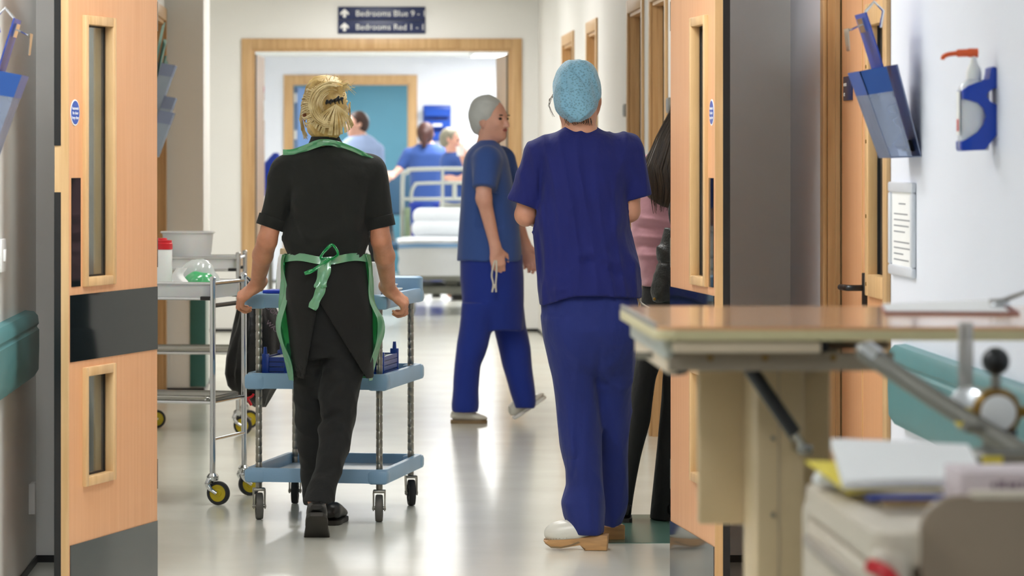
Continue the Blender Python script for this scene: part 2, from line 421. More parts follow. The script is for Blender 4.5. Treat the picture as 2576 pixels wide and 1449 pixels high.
B().box(.054, .062, 11.084-Y0, 11.096-Y0, 1.03, 1.76).obj('glazing_seal', 'seal', vf)
for z in (1.0, 1.2, 1.42, 1.64): B().cyl((.024, 11.128-Y0, z), (.028, 11.128-Y0, z), .006, n=10).obj('screw', 'brass', vf)
b = B(); b.box(.028, .041, 11.20-Y0, 11.24-Y0, .87, 1.03, bev=.004)
hd = b.obj('handle_plate', 'plastic_black', nd)
B().tube(bez([(.035, 11.22-Y0, .985), (-.005, 11.22-Y0, .985), (-.018, 11.235-Y0, .985), (-.02, 11.26-Y0, .985), (-.02, 11.35-Y0, .983)], 5), .0095, 10).obj('lever', 'plastic_black', hd)
sg = B().box(.034, .041, 11.52-Y0, 11.70-Y0, 1.548, 1.622, bev=.001).obj('room_sign', 'navy_sign', nd, label='small navy room sign')
for tx, z in (('oom', 1.592), ('ex', 1.562)):
    text('lettering', tx, 'print_white', .022, sg, basis((.0335, 11.69-Y0, z), (0, -1, 0), (0, 0, 1)), sx=1.6)

# ------------------------------------------------------------ pair of swing doors held open
DW, DT, DK = .87, .0465, .9587
def swing(n, hinge, u, sgn, label, gap):
    u = Vector((u[0], u[1], 0)).normalized()
    d = bpy.data.objects.new('door_%d' % n, None); C.objects.link(d); d.location = (hinge[0], hinge[1], 0)
    d.rotation_euler = (0, 0, math.atan2(u.y, u.x)); d['kind'] = 'structure'; d['label'] = label
    def bx(x0, x1, y0, y1, z0, z1, **k):            # y measured out of the visible face
        y0, y1 = sorted((sgn*y0, sgn*y1)); return (x0, x1, y0, y1, z0, z1), k
    def one(name, m, *a, parent=d, bev=0, label=None):
        q, _ = bx(*a); return B().box(*q, bev=bev).obj(name, m, parent, label=label)
    b = B(); t0, t1, TOP, BOT = .468, .717, 2.07, -.05
    for a in ((0, t0, BOT, TOP), (t1, DW, BOT, TOP), (t0, t1, BOT, .342), (t0, t1, .676, .982), (t0, t1, 1.804, TOP)):
        q, _ = bx(a[0], a[1], -DT, 0, a[2], a[3]); b.box(*q)
    b.obj('leaf', 'beech', d)
    one('lipping', 'maple', DW-.004, DW+.0025, -.0245, .0005, BOT, TOP)
    one('lipping', 'maple', DW-.002, DW+.0005, -DT, -.0245, BOT, TOP)
    for z0, z1 in gap: one('edge_strip', 'edge_black', DW+.0003, DW+.004, -DT-.0005, -.0245, z0, z1, label='black edge strip')
    for z0, z1 in ((.318, .70), (.958, 1.828)):
        b = B()
        for face in (1, -1):
            for a in ((.445, t0+.006, z0, z1), (t1-.006, .74, z0, z1), (t0+.006, t1-.006, z0, z0+.03), (t0+.006, t1-.006, z1-.03, z1)):
                y0, y1 = (-.019, .013) if face > 0 else (-DT-.013, -DT+.019)
                q, _ = bx(a[0], a[1], y0, y1, a[2], a[3]); b.box(*q, bev=.004)
        fr = b.obj('vision_frame', 'maple', d)
        one('pane', 'glass', t0, t1, -DT/2-.003, -DT/2+.003, z0+.024, z1-.024, parent=fr)
        b = B()
        for a in ((t0+.004, t0+.016, z0+.03, z1-.03), (t1-.012, t1-.004, z0+.03, z1-.03), (t0+.012, t1-.012, z0+.026, z0+.035), (t0+.012, t1-.012, z1-.035, z1-.026)):
            q, _ = bx(a[0], a[1], -DT/2-.005, -DT/2+.005, a[2], a[3]); b.box(*q)
        b.obj('glazing_seal', 'seal', fr)
    one('push_plate', 'plate_black', .763, .844, 0, .0025, .961, 1.307)
    one('guard_plate', 'plate_black', .003, .857, 0, .003, .723, .935)
    one('kick_plate', 'plate_grey', .003, .857, 0, .003, -.046, .142)
    for z in (.25, 1.0, 1.8): 
        q = Vector((-.004, sgn*-.006, z)); B().cyl(q, q+Vector((0, 0, .1)), .0075, n=10).obj('hinge', 'steel', d)
    c = Vector((.812, sgn*.0003, 1.515)); ax = Vector((0, sgn, 0))
    s1 = B().lathe([(.042, 0), (.042, .0012), (.0385, .0014)], c, ax, 32).obj('fire_sign', 'print_white', d, label='round blue fire door sticker')
    B().lathe([(.0375, .0012), (.0375, .002)], c, ax, 32).obj('sign_face', 'sign_blue', s1)
    ux = Vector((-sgn, 0, 0))
    for tx, dz in (('Automatic', .009), ('fire door', -.006), ('keep clear', -.021)):
        text('lettering', tx, 'print_white', .0145, s1, basis(c+ax*.0022+Vector((0, 0, dz)), ux, (0, 0, 1)), 'CENTER', .0003)
    for o in d.children_recursive: o.data.transform(Matrix.Translation((0, 0, H*(1-DK))) @ Matrix.Scale(DK, 4))     # real size: a leaf 0.83 m wide
    return d
swing(1, (-.6126, 12.262), (-.239, -.8365), 1, 'beech swing door held open on the side of the left green rail, with a vision strip and black push plates', [(-.048, 1.262), (1.41, 2.065)])
swing(2, (1.0546, 12.262), (.066, -.8675), -1, 'beech swing door held open in front of the woman in pink', [(-.048, 2.065)])
for x0, x1 in ((-.70, -.648), (1.122, 1.175)):                # short return walls that carry the doors
    sbox('wall_return', 'wall', x0, x1, 12.33, YS, 0, ZC); sbox('trim_1', 'frame_wood', x0-.004, x1+.004, 12.285, 12.33, 0, 2.12)
for x0, x1 in ((-.70, -.648), (1.122, 1.175)): sbox('trim_1', 'frame_wood', x0, x1, YS+.001, 12.95, 0, 2.06)
sbox('trim_1', 'frame_wood', -.70, 1.175, YS-.01, 12.96, 2.06, 2.119)

# ------------------------------------------------------------ far doorway
df = bpy.data.objects.new('door_3', None); C.objects.link(df); df.location = (.28, YF, 0); df['kind'] = 'structure'
df['label'] = 'wide timber framed doorway under the navy direction sign, its two leaves swung away'
for sg in (-1, 1):
    x0, x1 = sorted((sg*1.014, sg*1.096)); B().box(x0, x1, -.016, 0, 0, 2.29, bev=.004).obj('architrave', 'frame_wood', df)
    x0, x1 = sorted((sg*1.022, sg*.99)); B().box(x0, x1, 0, .14, 0, 2.22).obj('jamb', 'frame_wood', df)
    L = B(); w = 1.0; a = math.radians(87.3); u = Vector((-sg*math.cos(a), math.sin(a), 0)); n = Vector((-u.y, u.x, 0))*sg
    o = Vector((sg*.985, .10, 0)); M = basis(o, u, n) @ Matrix.Identity(4)
    M = Matrix(((u.x, n.x, 0, o.x), (u.y, n.y, 0, o.y), (0, 0, 1, 0), (0, 0, 0, 1)))
    lf = B().box(0, w, -.045, 0, .01, 2.17).obj('leaf', 'frame_wood', df, M=M)
    B().box(-.004, .02, -.05, .005, .01, 2.17).obj('seal', 'seal', lf, M=M)
    if sg < 0:
        B().box(.86, .93, .0, .004, 1.66, 1.82).obj('notice', 'print_white', lf, M=M)
        B().ball((.9, .002, 1.91), (.03, .004, .03), 12).obj('sticker', 'plastic_red', lf, M=M)
B().box(-1.014, 1.014, -.016, 0, 2.208, 2.29, bev=.004).obj('head_architrave', 'frame_wood', df)
B().box(-.99, .99, 0, .14, 2.19, 2.22).obj('head_jamb', 'frame_wood', df)
# ward doorway beyond
dw = bpy.data.objects.new('door_4', None); C.objects.link(dw); dw.location = (.05, YB, 0); dw['kind'] = 'structure'
dw['label'] = 'timber framed doorway into the blue painted room, its blue leaf swung open'
for sg in (-1, 1):
    x0, x1 = sorted((sg*.64, sg*.725)); B().box(x0, x1, -.016, 0, 0, 2.25).obj('architrave', 'frame_wood', dw)
    x0, x1 = sorted((sg*.65, sg*.62)); B().box(x0, x1, 0, .14, 0, 2.17).obj('jamb', 'frame_wood', dw)
B().box(-.64, .64, -.016, 0, 2.16, 2.25).obj('head_architrave', 'frame_wood', dw)
B().box(-.62, .62, 0, .14, 2.14, 2.17).obj('head_jamb', 'frame_wood', dw)
M = Matrix.Translation((-.61, .1, 0)) @ Matrix.Rotation(math.radians(62), 4, 'Z')
lf = B().box(0, .85, -.045, 0, .01, 2.12).obj('leaf', 'door_blue', dw, M=M)
for z in (1.2, 1.55, 1.95): B().box(-.61, -.585, .06, .10, z, z+.1, bev=.003).obj('hinge', 'socket_white', dw)

# ------------------------------------------------------------ ceiling lights
def ceiling_light(x, y, w, l, e, z, label, col=(1, 1, 1), group='corridor ceiling lights'):
    t = thing('ceiling_light', label, 'ceiling light', (x, y, z), 0, group)
    b = B(); f = .03
    for a in ((-w/2, w/2, -l/2, -l/2+f), (-w/2, w/2, l/2-f, l/2), (-w/2, -w/2+f, -l/2+f, l/2-f), (w/2-f, w/2, -l/2+f, l/2-f)): b.box(*a, -.035, 0)
    b.obj('frame', 'socket_white', t)
    p = B().box(-w/2+f, w/2-f, -l/2+f, l/2-f, -.028, -.012).obj('diffuser', 'lamp_glow', t)
    key = 'lamp_%.2f_%.2f' % (e, col[2])
    if key not in MT:
        m = MT['lamp_glow'].copy(); MT[key] = m; bs = m.node_tree.nodes['Principled BSDF']
        for l_ in list(bs.inputs['Emission Color'].links): m.node_tree.links.remove(l_)
        bs.inputs['Emission Color'].default_value = (*col, 1); bs.inputs['Emission Strength'].default_value = e
    p.data.materials[0] = MT[key]
    return t
E_NEAR, E_COR, E_FAR, E_ROOM, E_BLUE = 12.5, 15.0, 17.0, 18.0, 28.0
for x, y, w, l, e, z, lb, cl, g in (
        (-.6, 3.4, .6, 1.2, E_NEAR, ZC, 'recessed ceiling light panel above the drawer cart', (.90, .95, 1), 0), (-.6, 6.6, .6, 1.2, E_NEAR, ZC, 'recessed ceiling light panel above the laminate table', (.90, .95, 1), 0), (-.7, 10.2, .6, 1.2, E_NEAR*1.25, ZC, 'added ceiling light panel that brightens the wall above the teal rail by the door', (.95, .98, 1), 0),  # last panel is added to brighten the left wall and door recess
        (.3, 11.0, .6, 1.2, E_NEAR*1.25, ZC, 'recessed ceiling light panel in front of the open swing doors', (.92, .96, 1), 0), (.25, 14.6, .6, 1.2, E_COR, ZC, 'recessed ceiling light panel above the blue service trolley', (1, .98, .95), 0),
        (.25, 17.2, .6, 1.2, E_COR*.75, ZC, 'recessed ceiling light panel above the wash bowl trolley', (1, .98, .95), 0), (.25, 22.9, .6, 1.2, E_FAR, ZC, 'recessed ceiling light panel level with the projecting wall end', (1, .99, .97), 0),
        (.25, 25.7, .6, 1.2, E_FAR, ZC, 'recessed ceiling light panel beyond the projecting wall end', (1, .99, .97), 0), (.25, 28.3, .6, 1.2, E_FAR*.6, ZC, 'recessed ceiling light panel just before the navy direction sign', (1, .99, .97), 0),
        (-1.9, 26, .6, 1.2, E_FAR, ZC, 'recessed ceiling light panel in the side bay', (1, .99, .97), 0), (1.35, 36.5, 1.2, 1.5, E_ROOM, 2.45, 'wide ceiling light panel over the grey-haired carer', (1, 1, 1), 1),
        (-.8, 34.5, 1.2, 1.5, E_ROOM*.6, 2.45, 'wide ceiling light panel over the blue linen sack', (1, 1, 1), 1), (1.75, 32.6, .6, 1.2, E_ROOM*.9, 2.45, 'added narrow light panel that brightens the foot of the bed', (1, 1, 1), 1), (1.9, 39.4, 1.2, 1.2, E_ROOM, 2.45, 'added square light panel that brightens the wall with the blue rack', (1, 1, 1), 1),  # narrow and square panels are unseen extras, brightening the bed and back wall
        (.5, 42.8, .6, 1.2, E_BLUE, 2.45, 'recessed ceiling light panel inside the blue room', (.9, .97, 1), 0)):
    ceiling_light(x, y, w, l, e, z, lb, cl, 'bed bay ceiling lights' if g else 'corridor ceiling lights')

# ------------------------------------------------------------ direction sign over the far doorway
t = thing('direction_sign', 'navy direction sign with white arrows on the wall over the far doorway', 'sign', (.28, YF, 2.327))
for r, tx in ((1, 'Bedrooms Blue 9 - 14'), (0, 'Bedrooms Red 1 - 11')):
    z = r*.1065
    p = B().box(-.342, .341, -.014, 0, z+.001, z+.1045, bev=.002).obj('panel', 'navy_sign', t)
    M = basis((0, -.0145, 0), (1, 0, 0), (0, 0, 1))
    text('lettering', tx, 'print_white', .066, p, basis((-.205, -.0145, z+.03), (1, 0, 0), (0, 0, 1)))
    B().prism([(-.012, .02), (.012, .02), (.012, .052), (.033, .038), (.033, .058), (0, .088), (-.033, .058), (-.033, .038), (-.012, .052)], .001,
              (-.290, -.0145, z), (1, 0, 0), (0, 0, 1)).obj('arrow', 'print_white', p)

# ------------------------------------------------------------ bumper rails
def bumper(label, x, sgn, y0, y1):
    t = thing('bumper_rail', label, 'bumper rail', (x, y0, .66))
    prof = [(0, 0), (.03, -.004), (.044, .018), (.046, .09), (.046, .15), (.039, .158), (.039, .163), (.045, .170), (.042, .195), (.03, .209), (0, .212)]
    if sgn < 0: prof = [(-a, b_) for a, b_ in prof][::-1]
    B().prism(prof, -(y1-y0), (0, 0, 0), (1, 0, 0), (0, 0, 1), bev=0).obj('cover', 'rail_teal', t)
    for y in (0, y1-y0):
        cap = [(p[0]*.9, .106+(p[1]-.106)*.96) for p in prof]
        l0 = [(p[0], y, p[1]) for p in prof]; e = -.03 if y == 0 else .03
        l1 = [(p[0]*.98, y+e*.6, .106+(p[1]-.106)*.97) for p in prof]; l2 = [(p[0]*.6, y+e, .106+(p[1]-.106)*.86) for p in prof]
        B().loops([l0, l1, l2]).obj('end_cap', 'rail_teal', t)
bumper('teal wall bumper rail beside the open swing door with black push plates', XL, 1, 2.0, 12.36)
bumper('teal wall bumper rail behind the table and drawer cart', XR, -1, 1.0, 10.17)

# ------------------------------------------------------------ wall pockets, clipboards
def pocket(name, label, xw, sgn, y, dz=0, tint='clear_plastic', back='smoked_pocket', band='pocket_blue', wid=.23, group=None):
    t = thing(name, label, 'file pocket', (xw, y, 1.37+dz), 0, group); q = sgn; h = wid/2; z0 = -1.37
    P = lambda x, z: Vector((q*x, 0, z+z0))
    A, Bq, Cq, D = (.163, 1.599), (.065, 1.617), (.002, 1.375), (.08, 1.372)
    mix = lambda a, b_, k: (a[0]+(b_[0]-a[0])*k, a[1]+(b_[1]-a[1])*k)
    def plate(a, b_, th, y0, y1):
        a, b_ = P(*a), P(*b_); d = (b_-a); n = Vector((-d.z, 0, d.x)).normalized()*th
        poly = [a, b_, b_+n, a+n]
        return B().loops([[Vector((p.x, y0, p.z)) for p in poly], [Vector((p.x, y1, p.z)) for p in poly]])
    plate(Bq, Cq, .003, -h, h).obj('back_panel', back, t)
    k = .27; A2, B2 = mix(A, D, k), mix(Bq, Cq, k)
    plate(A, A2, .003, -h, h).obj('front_band', band, t)
    plate(A2, D, .002, -h, h).obj('front_panel', tint, t)
    plate(D, Cq, .003, -h, h).obj('base', back, t)
    for y0, y1 in ((-h, -h+.003), (h-.003, h)):
        for nm, poly, m in (('side_band', [A, mix(A, Bq, .72), mix(A2, B2, .72), A2], band), ('side_panel', [A2, mix(A2, B2, .72), mix(D, Cq, .72), D], tint)):
            B().loops([[(q*p[0], yy, p[1]+z0) for p in poly] for yy in (y0, y1)]).obj(nm, m, t)
    B().box(min(0, q*.03), max(0, q*.03), -.03, .03, .02, .05).obj('wall_bracket', 'plastic_black', t)
    return t
def clipboard(label, xw, sgn, y, dz=0):
    q = sgn; t = thing('clipboard', label, 'clipboard', (xw, y, 1.375+dz), 0, 'clipboards standing in the blue wall pockets')
    a, b_ = Vector((q*.142, 0, .380)), Vector((q*.026, 0, .008)); d = (b_-a).normalized(); n = Vector((q, 0, 0)); n = (n-d*n.dot(d)).normalized()
    def quad(u0, u1, n0, n1, y0, y1):                # u along the board from its top edge
        p = lambda u, w, yy: a+d*u+n*w+Vector((0, yy, 0))
        return B().loops([[p(u0, n0, y0), p(u1, n0, y0), p(u1, n1, y0), p(u0, n1, y0)], [p(u0, n0, y1), p(u1, n0, y1), p(u1, n1, y1), p(u0, n1, y1)]])
    quad(0, .375, 0, .004, -.105, .105).obj('board', 'clip_blue', t)
    quad(.17, .365, .0042, .009, -.095, .095).obj('papers', 'paper', t)
    c = quad(.012, .05, .0042, .010, -.05, .05).obj('clip', 'chrome', t)
    p = lambda u, w: a+d*u+n*w
    pts = [p(.03, .01), p(.035, .045), p(.03, .05), p(.085, .062)]
    lo = []
    for k, w in zip(pts, (.03, .045, .045, .03)): lo.append((k, w))
    B().loops([[(k.x, -w, k.z), (k.x, w, k.z), (k.x+q*.002, w, k.z+.003), (k.x+q*.002, -w, k.z+.003)] for k, w in lo]).obj('clip_lever', 'chrome', c)
    B().tube([p(.0, -.004)+Vector((0, -.04, 0)), p(-.02, -.035)+Vector((0, -.045, 0)), p(.01, -.05)+Vector((0, -.05, 0)), p(.05, -.03)+Vector((0, -.05, 0))], .004, 8).obj('hanging_hook', 'chrome', c)
    return t
pocket('wall_pocket', 'blue and clear file pocket on the wall beside the gel dispenser', XR, -1, 10.0)
clipboard('blue clipboard standing in the wall pocket beside the gel dispenser', XR, -1, 10.0)
pocket('wall_pocket', 'blue and clear file pocket on the wall above the light switch', XL, 1, 10.42)
clipboard('blue clipboard standing in the wall pocket above the light switch', XL, 1, 10.42)
for dz, y, lb in ((.25, 19.82, 'upper'), (.08, 19.84, 'middle'), (.0, 19.62, 'lowest')):
    pocket('wall_pocket', '%s clear leaflet pocket of three on the wall behind the open door' % lb, XL-.005, 1, y, dz, 'folder_plastic', 'folder_plastic', 'smoked_pocket', .2)
b = B()
for k in range(3):
    b.sheet(lambda a, c, k=k: (.005+.02*k+(.09-.012*k)*a**1.2+.006*math.sin(9*c+k), -.09+.18*c, 1.48+(.50-.09*k)*a-.02*math.sin(5*c+2*k)*a), 8, 8, .004)
o = b.obj('leaflets', 'cloth_teal'); o.location = (XL-.003, 19.82, .08); tag(o, 'pale teal leaflets fanned out above the clear wall pockets', 'leaflets')

# light switch, small trunking box
t = thing('light_switch', 'white light switch on the wall above the green rail', 'light switch', (XL, 11.47, 1.075))
B().box(0, .012, -.075, .075, -.05, .05, bev=.003).obj('plate', 'socket_white', t)
B().box(.011, .018, -.02, .02, -.018, .018, bev=.002).obj('rocker', 'socket_white', t)
t = thing('cable_box', 'small white cable box low on the wall by the corner', 'cable box', (XL, 12.56, .19))
B().box(0, .016, -.05, .05, 0, .10, bev=.003).obj('cover', 'socket_white', t); B().box(0, .02, -.052, -.045, .0, .10).obj('edge', 'socket_white', t)
for y, z, lb in ((20.22, 1.62, 'small grey name plate on the wall between two door frames'), (17.48, 1.61, 'small grey name plate by the door frame nearest the long-haired woman')):
    t = thing('name_plate', lb, 'sign', (XR-.005, y, z)); B().box(-.014, 0, -.07, .07, -.035, .035, bev=.003).obj('plate', 'navy_sign' if 0 else 'dull_metal', t)
    B().box(-.016, -.0135, -.06, .06, -.026, .026).obj('insert', 'print_grey', t)

# ------------------------------------------------------------ gel dispenser
S = F/8.78
gx = lambda p: (2503-p)/S
gz = lambda p: H-(p-VY)/S-1.38
t = thing('gel_dispenser', 'hand gel bottle with orange pump in a blue wall holder', 'gel dispenser', (XR, 8.78, 1.38))
outer = [(2488, 172), (2496, 168), (2503, 172), (2503, 222), (2490, 224), (2478, 234), (2477, 246), (2486, 258), (2503, 264), (2503, 340), (2474, 377), (2418, 380), (2414, 374), (2414, 356),
         (2432, 349), (2455, 334), (2470, 315), (2477, 293), (2470, 272), (2455, 258), (2438, 252), (2418, 250), (2417, 228), (2432, 216), (2460, 206), (2486, 201)]
poly = [(-gx(x), gz(y)) for x, y in outer]
for nm, y0 in (('holder', .040),):
    hb = B().prism(poly, .08, (0, y0, 0), (1, 0, 0), (0, 0, 1), bev=.002).obj('holder', 'gel_blue', t)
cx = -gx(2452)
bt = B().lathe([(.034, gz(378)), (.036, gz(372)), (.036, gz(232)), (.034, gz(220)), (.026, gz(208)), (.016, gz(200)), (.014, gz(194))], (cx, 0, 0), n=28).obj('bottle', 'gel_clear', t)
B().box(cx-.037, cx-.0355, -.02, .02, gz(340), gz(230)).obj('label', 'print_white', bt)
B().box(cx-.0376, cx-.037, -.014, .014, gz(330), gz(300)).obj('print', 'plastic_red', bt)
pm = B().lathe([(.018, gz(200)), (.018, gz(182)), (.015, gz(170)), (.009, gz(160)), (.007, gz(150)), (.006, gz(138))], (cx, 0, 0), n=20).obj('pump_collar', 'plastic_white', t)
px = lambda x, y: (-gx(x), 0, gz(y))
B().tube(bez([px(2462, 133), px(2440, 133), px(2412, 134), px(2388, 137), px(2376, 143), px(2374, 150)], 5), [.011]+[.0105]*5+[.009]*5+[.0055]*11+[.005]*4, 12).obj('pump_spout', 'pump_orange', t)

# notice in a frame
t = thing('notice_frame', 'printed notice in a silver snap frame under the file pocket', 'notice', (XR, 10.19, 1.18))
wy, hz = .215, .127
for a in ((-wy, wy, hz-.028, hz), (-wy, wy, -hz, -hz+.028), (-wy, -wy+.028, -hz+.028, hz-.028), (wy-.028, wy, -hz+.028, hz-.028)):
    B().box(-.014, 0, *a, bev=.005).obj('frame_rail', 'frame_silver', t)
pp = B().box(-.006, -.002, -wy+.028, wy-.028, -hz+.028, hz-.028).obj('sheet', 'paper', t)
b = B()
for k, (w0, w1) in enumerate(((.06, -.06), (.15, -.1), (.15, -.14), (.15, -.12), (.15, -.05), (.15, -.13), (.15, -.14), (.15, -.02), (.15, -.12))):
    z = .07-.016*k-(.012 if k > 0 else 0)-(.012 if k > 4 else 0); b.box(-.0066, -.006, w1, w0, z-.0035, z)
b.obj('print', 'print_grey', pp)
# ------------------------------------------------------------ shared small builders
def rrect(x0, x1, y0, y1, r, z, n=4):
    pts = []
    for cx, cy, a0 in ((x1-r, y1-r, 0), (x0+r, y1-r, PI/2), (x0+r, y0+r, PI), (x1-r, y0+r, 1.5*PI)):
        for k in range(n+1):
            a = a0+k*PI/2/n; pts.append((cx+r*math.cos(a), cy+r*math.sin(a), z))
    return pts
def tray(x0, x1, y0, y1, z0, z1, lip=.02, r=.03, floor=.012, flare=0):
    return B().loops([rrect(x0+flare, x1-flare, y0+flare, y1-flare, r, z0), rrect(x0, x1, y0, y1, r, z1-.004), rrect(x0+.003, x1-.003, y0+.003, y1-.003, r, z1),
                      rrect(x0+lip, x1-lip, y0+lip, y1-lip, r*.7, z1), rrect(x0+lip+.004, x1-lip-.004, y0+lip+.004, y1-lip-.004, r*.7, z1-.006),
                      rrect(x0+lip+.008, x1-lip-.008, y0+lip+.008, y1-lip-.008, r*.6, z0+floor)])
def castor(parent, x, y, zt, r=.05, w=.026, rot=0, tyre='wheel_grey', hub='wheel_grey', fork='bead_steel', trail=.02, style='plate'):
    M = Matrix.Translation((x, y, 0)) @ Matrix.Rotation(rot, 4, 'Z'); c = (0, -trail, r)
    if style == 'plate':
        b = B().box(-w*.9, w*.9, -trail-.016, .02, 2*r+.006, 2*r+.016, bev=.003)
        for s in (-1, 1): b.prism([(.02, 2*r+.008), (-trail-.016, 2*r+.008), (-trail-.014, r*.8), (-trail+.012, r*.8)], .004*s, (s*w*.75, 0, 0), (0, 1, 0), (0, 0, 1))
        b.cyl((-w, -trail, r), (w, -trail, r), .007, n=10)
        b.cyl((0, 0, 2*r+.01), (0, 0, zt), .012, n=12)
    else:
        b = B().lathe([(.021, 2*r+.002), (.024, 2*r+.006), (.024, 2*r+.02), (.016, 2*r+.03)], n=18)
        b.cyl((0, 0, 2*r), (0, 0, zt), .011, n=12)
        for s in (-1, 1): b.tube(bez([(s*.016, .006, 2*r+.008), (s*(w*.5+.012), .012, 2*r*.9), (s*(w*.5+.012), 0, r*1.35), (s*(w*.5+.008), -trail, r)], 5), [.012]*6+[.010]*5+[.008]*5, 10)
    f = b.obj('castor_fork', fork, parent, M=M)
    B().lathe([(r*.72, -w/2), (r*.96, -w/2), (r, -w*.3), (r, w*.3), (r*.96, w/2), (r*.72, w/2), (r*.72, -w/2)], c, (1, 0, 0), 28, False).obj('tyre', tyre, f, M=M)
    B().lathe([(.006, -w*.55), (r*.3, -w*.55), (r*.34, -w*.4), (r*.70, -w*.36), (r*.73, -w*.48), (r*.73, w*.48), (r*.70, w*.36), (r*.34, w*.4), (r*.3, w*.55), (.006, w*.55)], c, (1, 0, 0), 28).obj('hub', hub, f, M=M)
    return f

# ------------------------------------------------------------ blue service trolley
t = thing('service_trolley', 'blue plastic three-shelf service trolley pushed by the blonde woman', 'trolley', (-.037, 14.61, 0), -.194)
HX, HY = .2325, .336
for k, (z0, z1) in enumerate(((.146, .198), (.498, .556), (.803, .855))):
    sh = tray(-.272, .272, -.40, .395, z0, z1, .022, .045).obj('shelf', 'trolley_blue', t)
    B().box(-.24, .24, -.37, .365, z0+.013, z0+.0145).obj('shelf_mat', 'trolley_inner', sh)
    for sx in (-1, 1):
        for sy in (-1, 1):
            x0, x1 = sorted((sx*.196, sx*.276)); y0, y1 = sorted((sy*.330, sy*.404))
            B().box(x0, x1, y0, y1, z0-.004, z1-.002, bev=.014).obj('corner_block', 'trolley_blue', sh)
B().loops([rrect(-.26, .275, .325, .405, .03, .84), rrect(-.26, .275, .322, .405, .03, .895), rrect(-.25, .265, .335, .395, .025, .902)]).obj('push_end', 'trolley_blue', t)
prof = [(.0125, .12)]
z = .15
while z < .80:
    prof += [(.0125, z), (.0113, z+.002), (.0113, z+.004), (.0125, z+.006)]; z += .031
prof += [(.0125, .84)]
for sx in (-1, 1):
    for sy in (-1, 1):
        B().lathe(prof, (sx*HX, sy*HY, 0), n=14).obj('post', 'bead_steel', t)
        castor(t, sx*HX, sy*HY, .15, .051, .026, .194+(.1 if sx*sy > 0 else -.06), 'wheel_grey' if sy < 0 else 'rubber', 'wheel_grey' if sy < 0 else 'rubber')
tw = t.matrix_basis.copy()
TW = Matrix.Translation((-.037, 14.61, 0)) @ Matrix.Rotation(-.194, 4, 'Z')
def on_trolley(x, y, z): return TW @ Vector((x, y, z))
ZT, ZM = .8183, .5123
def crate(x, y, label, w=.2, l=.3, h=.10):
    p = on_trolley(x, y, ZM); c = thing('crate', label, 'crate', p, -.194)
    b = B().box(-w/2, w/2, -l/2, l/2, 0, .006)
    for sx in (-1, 1):
        for k in range(5): z0 = .006+k*.019; b.box(sx*w/2-.003, sx*w/2+.003, -l/2, l/2, z0, z0+.0165)
    for sy in (-1, 1):
        for k in range(5): z0 = .006+k*.019; b.box(-w/2, w/2, sy*l/2-.003, sy*l/2+.003, z0, z0+.0165)
    b.obj('grid_walls', 'crate_blue', c)
    for sx in (-1, 0, 1):
        for sy in (-1, 1):
            hh = h+(.040 if sx == 0 else .025)
            q = B().box(sx*w/2*.9-.016, sx*w/2*.9+.016, sy*l/2-.008, sy*l/2+.008, 0, hh-.014, bev=.003); q.cyl((sx*w/2*.9, sy*l/2, hh-.015), (sx*w/2*.9, sy*l/2, hh+.012), .008, .006, 10)
            q.obj('corner_post', 'crate_blue', c)
    for k, zz in enumerate((h*.78, h*.9)):
        p2 = on_trolley(x-.02+.05*k, y-.05+.06*k, ZM+.0075+k*.006)
    B().box(-w/2+.012, w/2-.012, -l/2+.012, l/2-.012, .008, .094).obj('contents', 'paper', c)
    return c
crate(-.13, -.13, 'blue crate with pegged corners beside the black sack on the middle trolley shelf')
crate(.115, -.02, 'blue crate with pegged corners at the apron side of the middle trolley shelf', .2, .3, .105)
# things on the top shelf
p = on_trolley(-.13, -.24, ZT)
c = thing('food_box', 'low blue lidded box on the top trolley shelf', 'food box', p, -.194)
B().box(-.09, .09, -.07, .07, 0, .036, bev=.006).obj('base', 'plastic_cloudy', c); B().box(-.094, .094, -.074, .074, .036, .048, bev=.004).obj('lid', 'lid_blue', c)
for k in range(5):
    px_, r = (.13, .085) if k < 3 else (.155, .06)
    p = on_trolley(px_+.006*(k % 2), .15+(-.004*k if k < 3 else .0)+.1*(k >= 3), ZT+.001+(k if k < 3 else k-3)*.02)
    o = B().lathe([(r*.6, 0), (r*.9, .006), (r, .0165), (r*.985, .0185), (r*.86, .009), (r*.55, .005)], n=28).obj('dish', 'plastic_cloudy'); o.location = p
    tag(o, ['shallow dish at the bottom of the taller dish stack on the trolley', 'shallow dish in the middle of the taller dish stack on the trolley', 'shallow dish on top of the taller dish stack on the trolley',
            'smaller shallow dish under its twin at the end of the trolley', 'smaller shallow dish on top of its twin at the end of the trolley'][k], 'dish', 'dishes on the service trolley')
p = on_trolley(.13, .13, ZT+.065)
c = thing('cup', 'white lidded cup standing on the dish stack', 'cup', p)
B().lathe([(.012, -.002), (.013, .0), (.015, .033), (.0155, .036), (.013, .036)], n=20).obj('body', 'plastic_white', c); B().lathe([(.016, .034), (.016, .040), (.006, .042), (.005, .048)], n=20).obj('lid', 'lid_blue', c)
def flask(label, px, Y, h, r, body, top, rt=.5):
    c = thing('flask', label, 'flask', (at(px, 0, Y).x, Y, ZT+.0007))
    B().lathe([(r*.96, 0), (r, .006), (r, h*.25), (r*.9, h*.55), (r*.72, h*.82), (r*rt, h*.9)], n=24).obj('body', body, c)
    B().lathe([(r*rt*1.05, h*.88), (r*rt*1.05, h*.97), (r*rt*.9, h)], n=24).obj('stopper', top, c)
flask('chrome vacuum flask beside the white bottle on the trolley', 915, 14.72, .215, .036, 'chrome', 'plastic_white')
flask('cream topped steel flask on the trolley beside the green apron edge', 716, 14.6, .20, .035, 'chrome', 'cream')
flask('white plastic bottle beside the chrome flask on the trolley', 941, 14.52, .15, .026, 'plastic_white', 'plastic_white', .6)
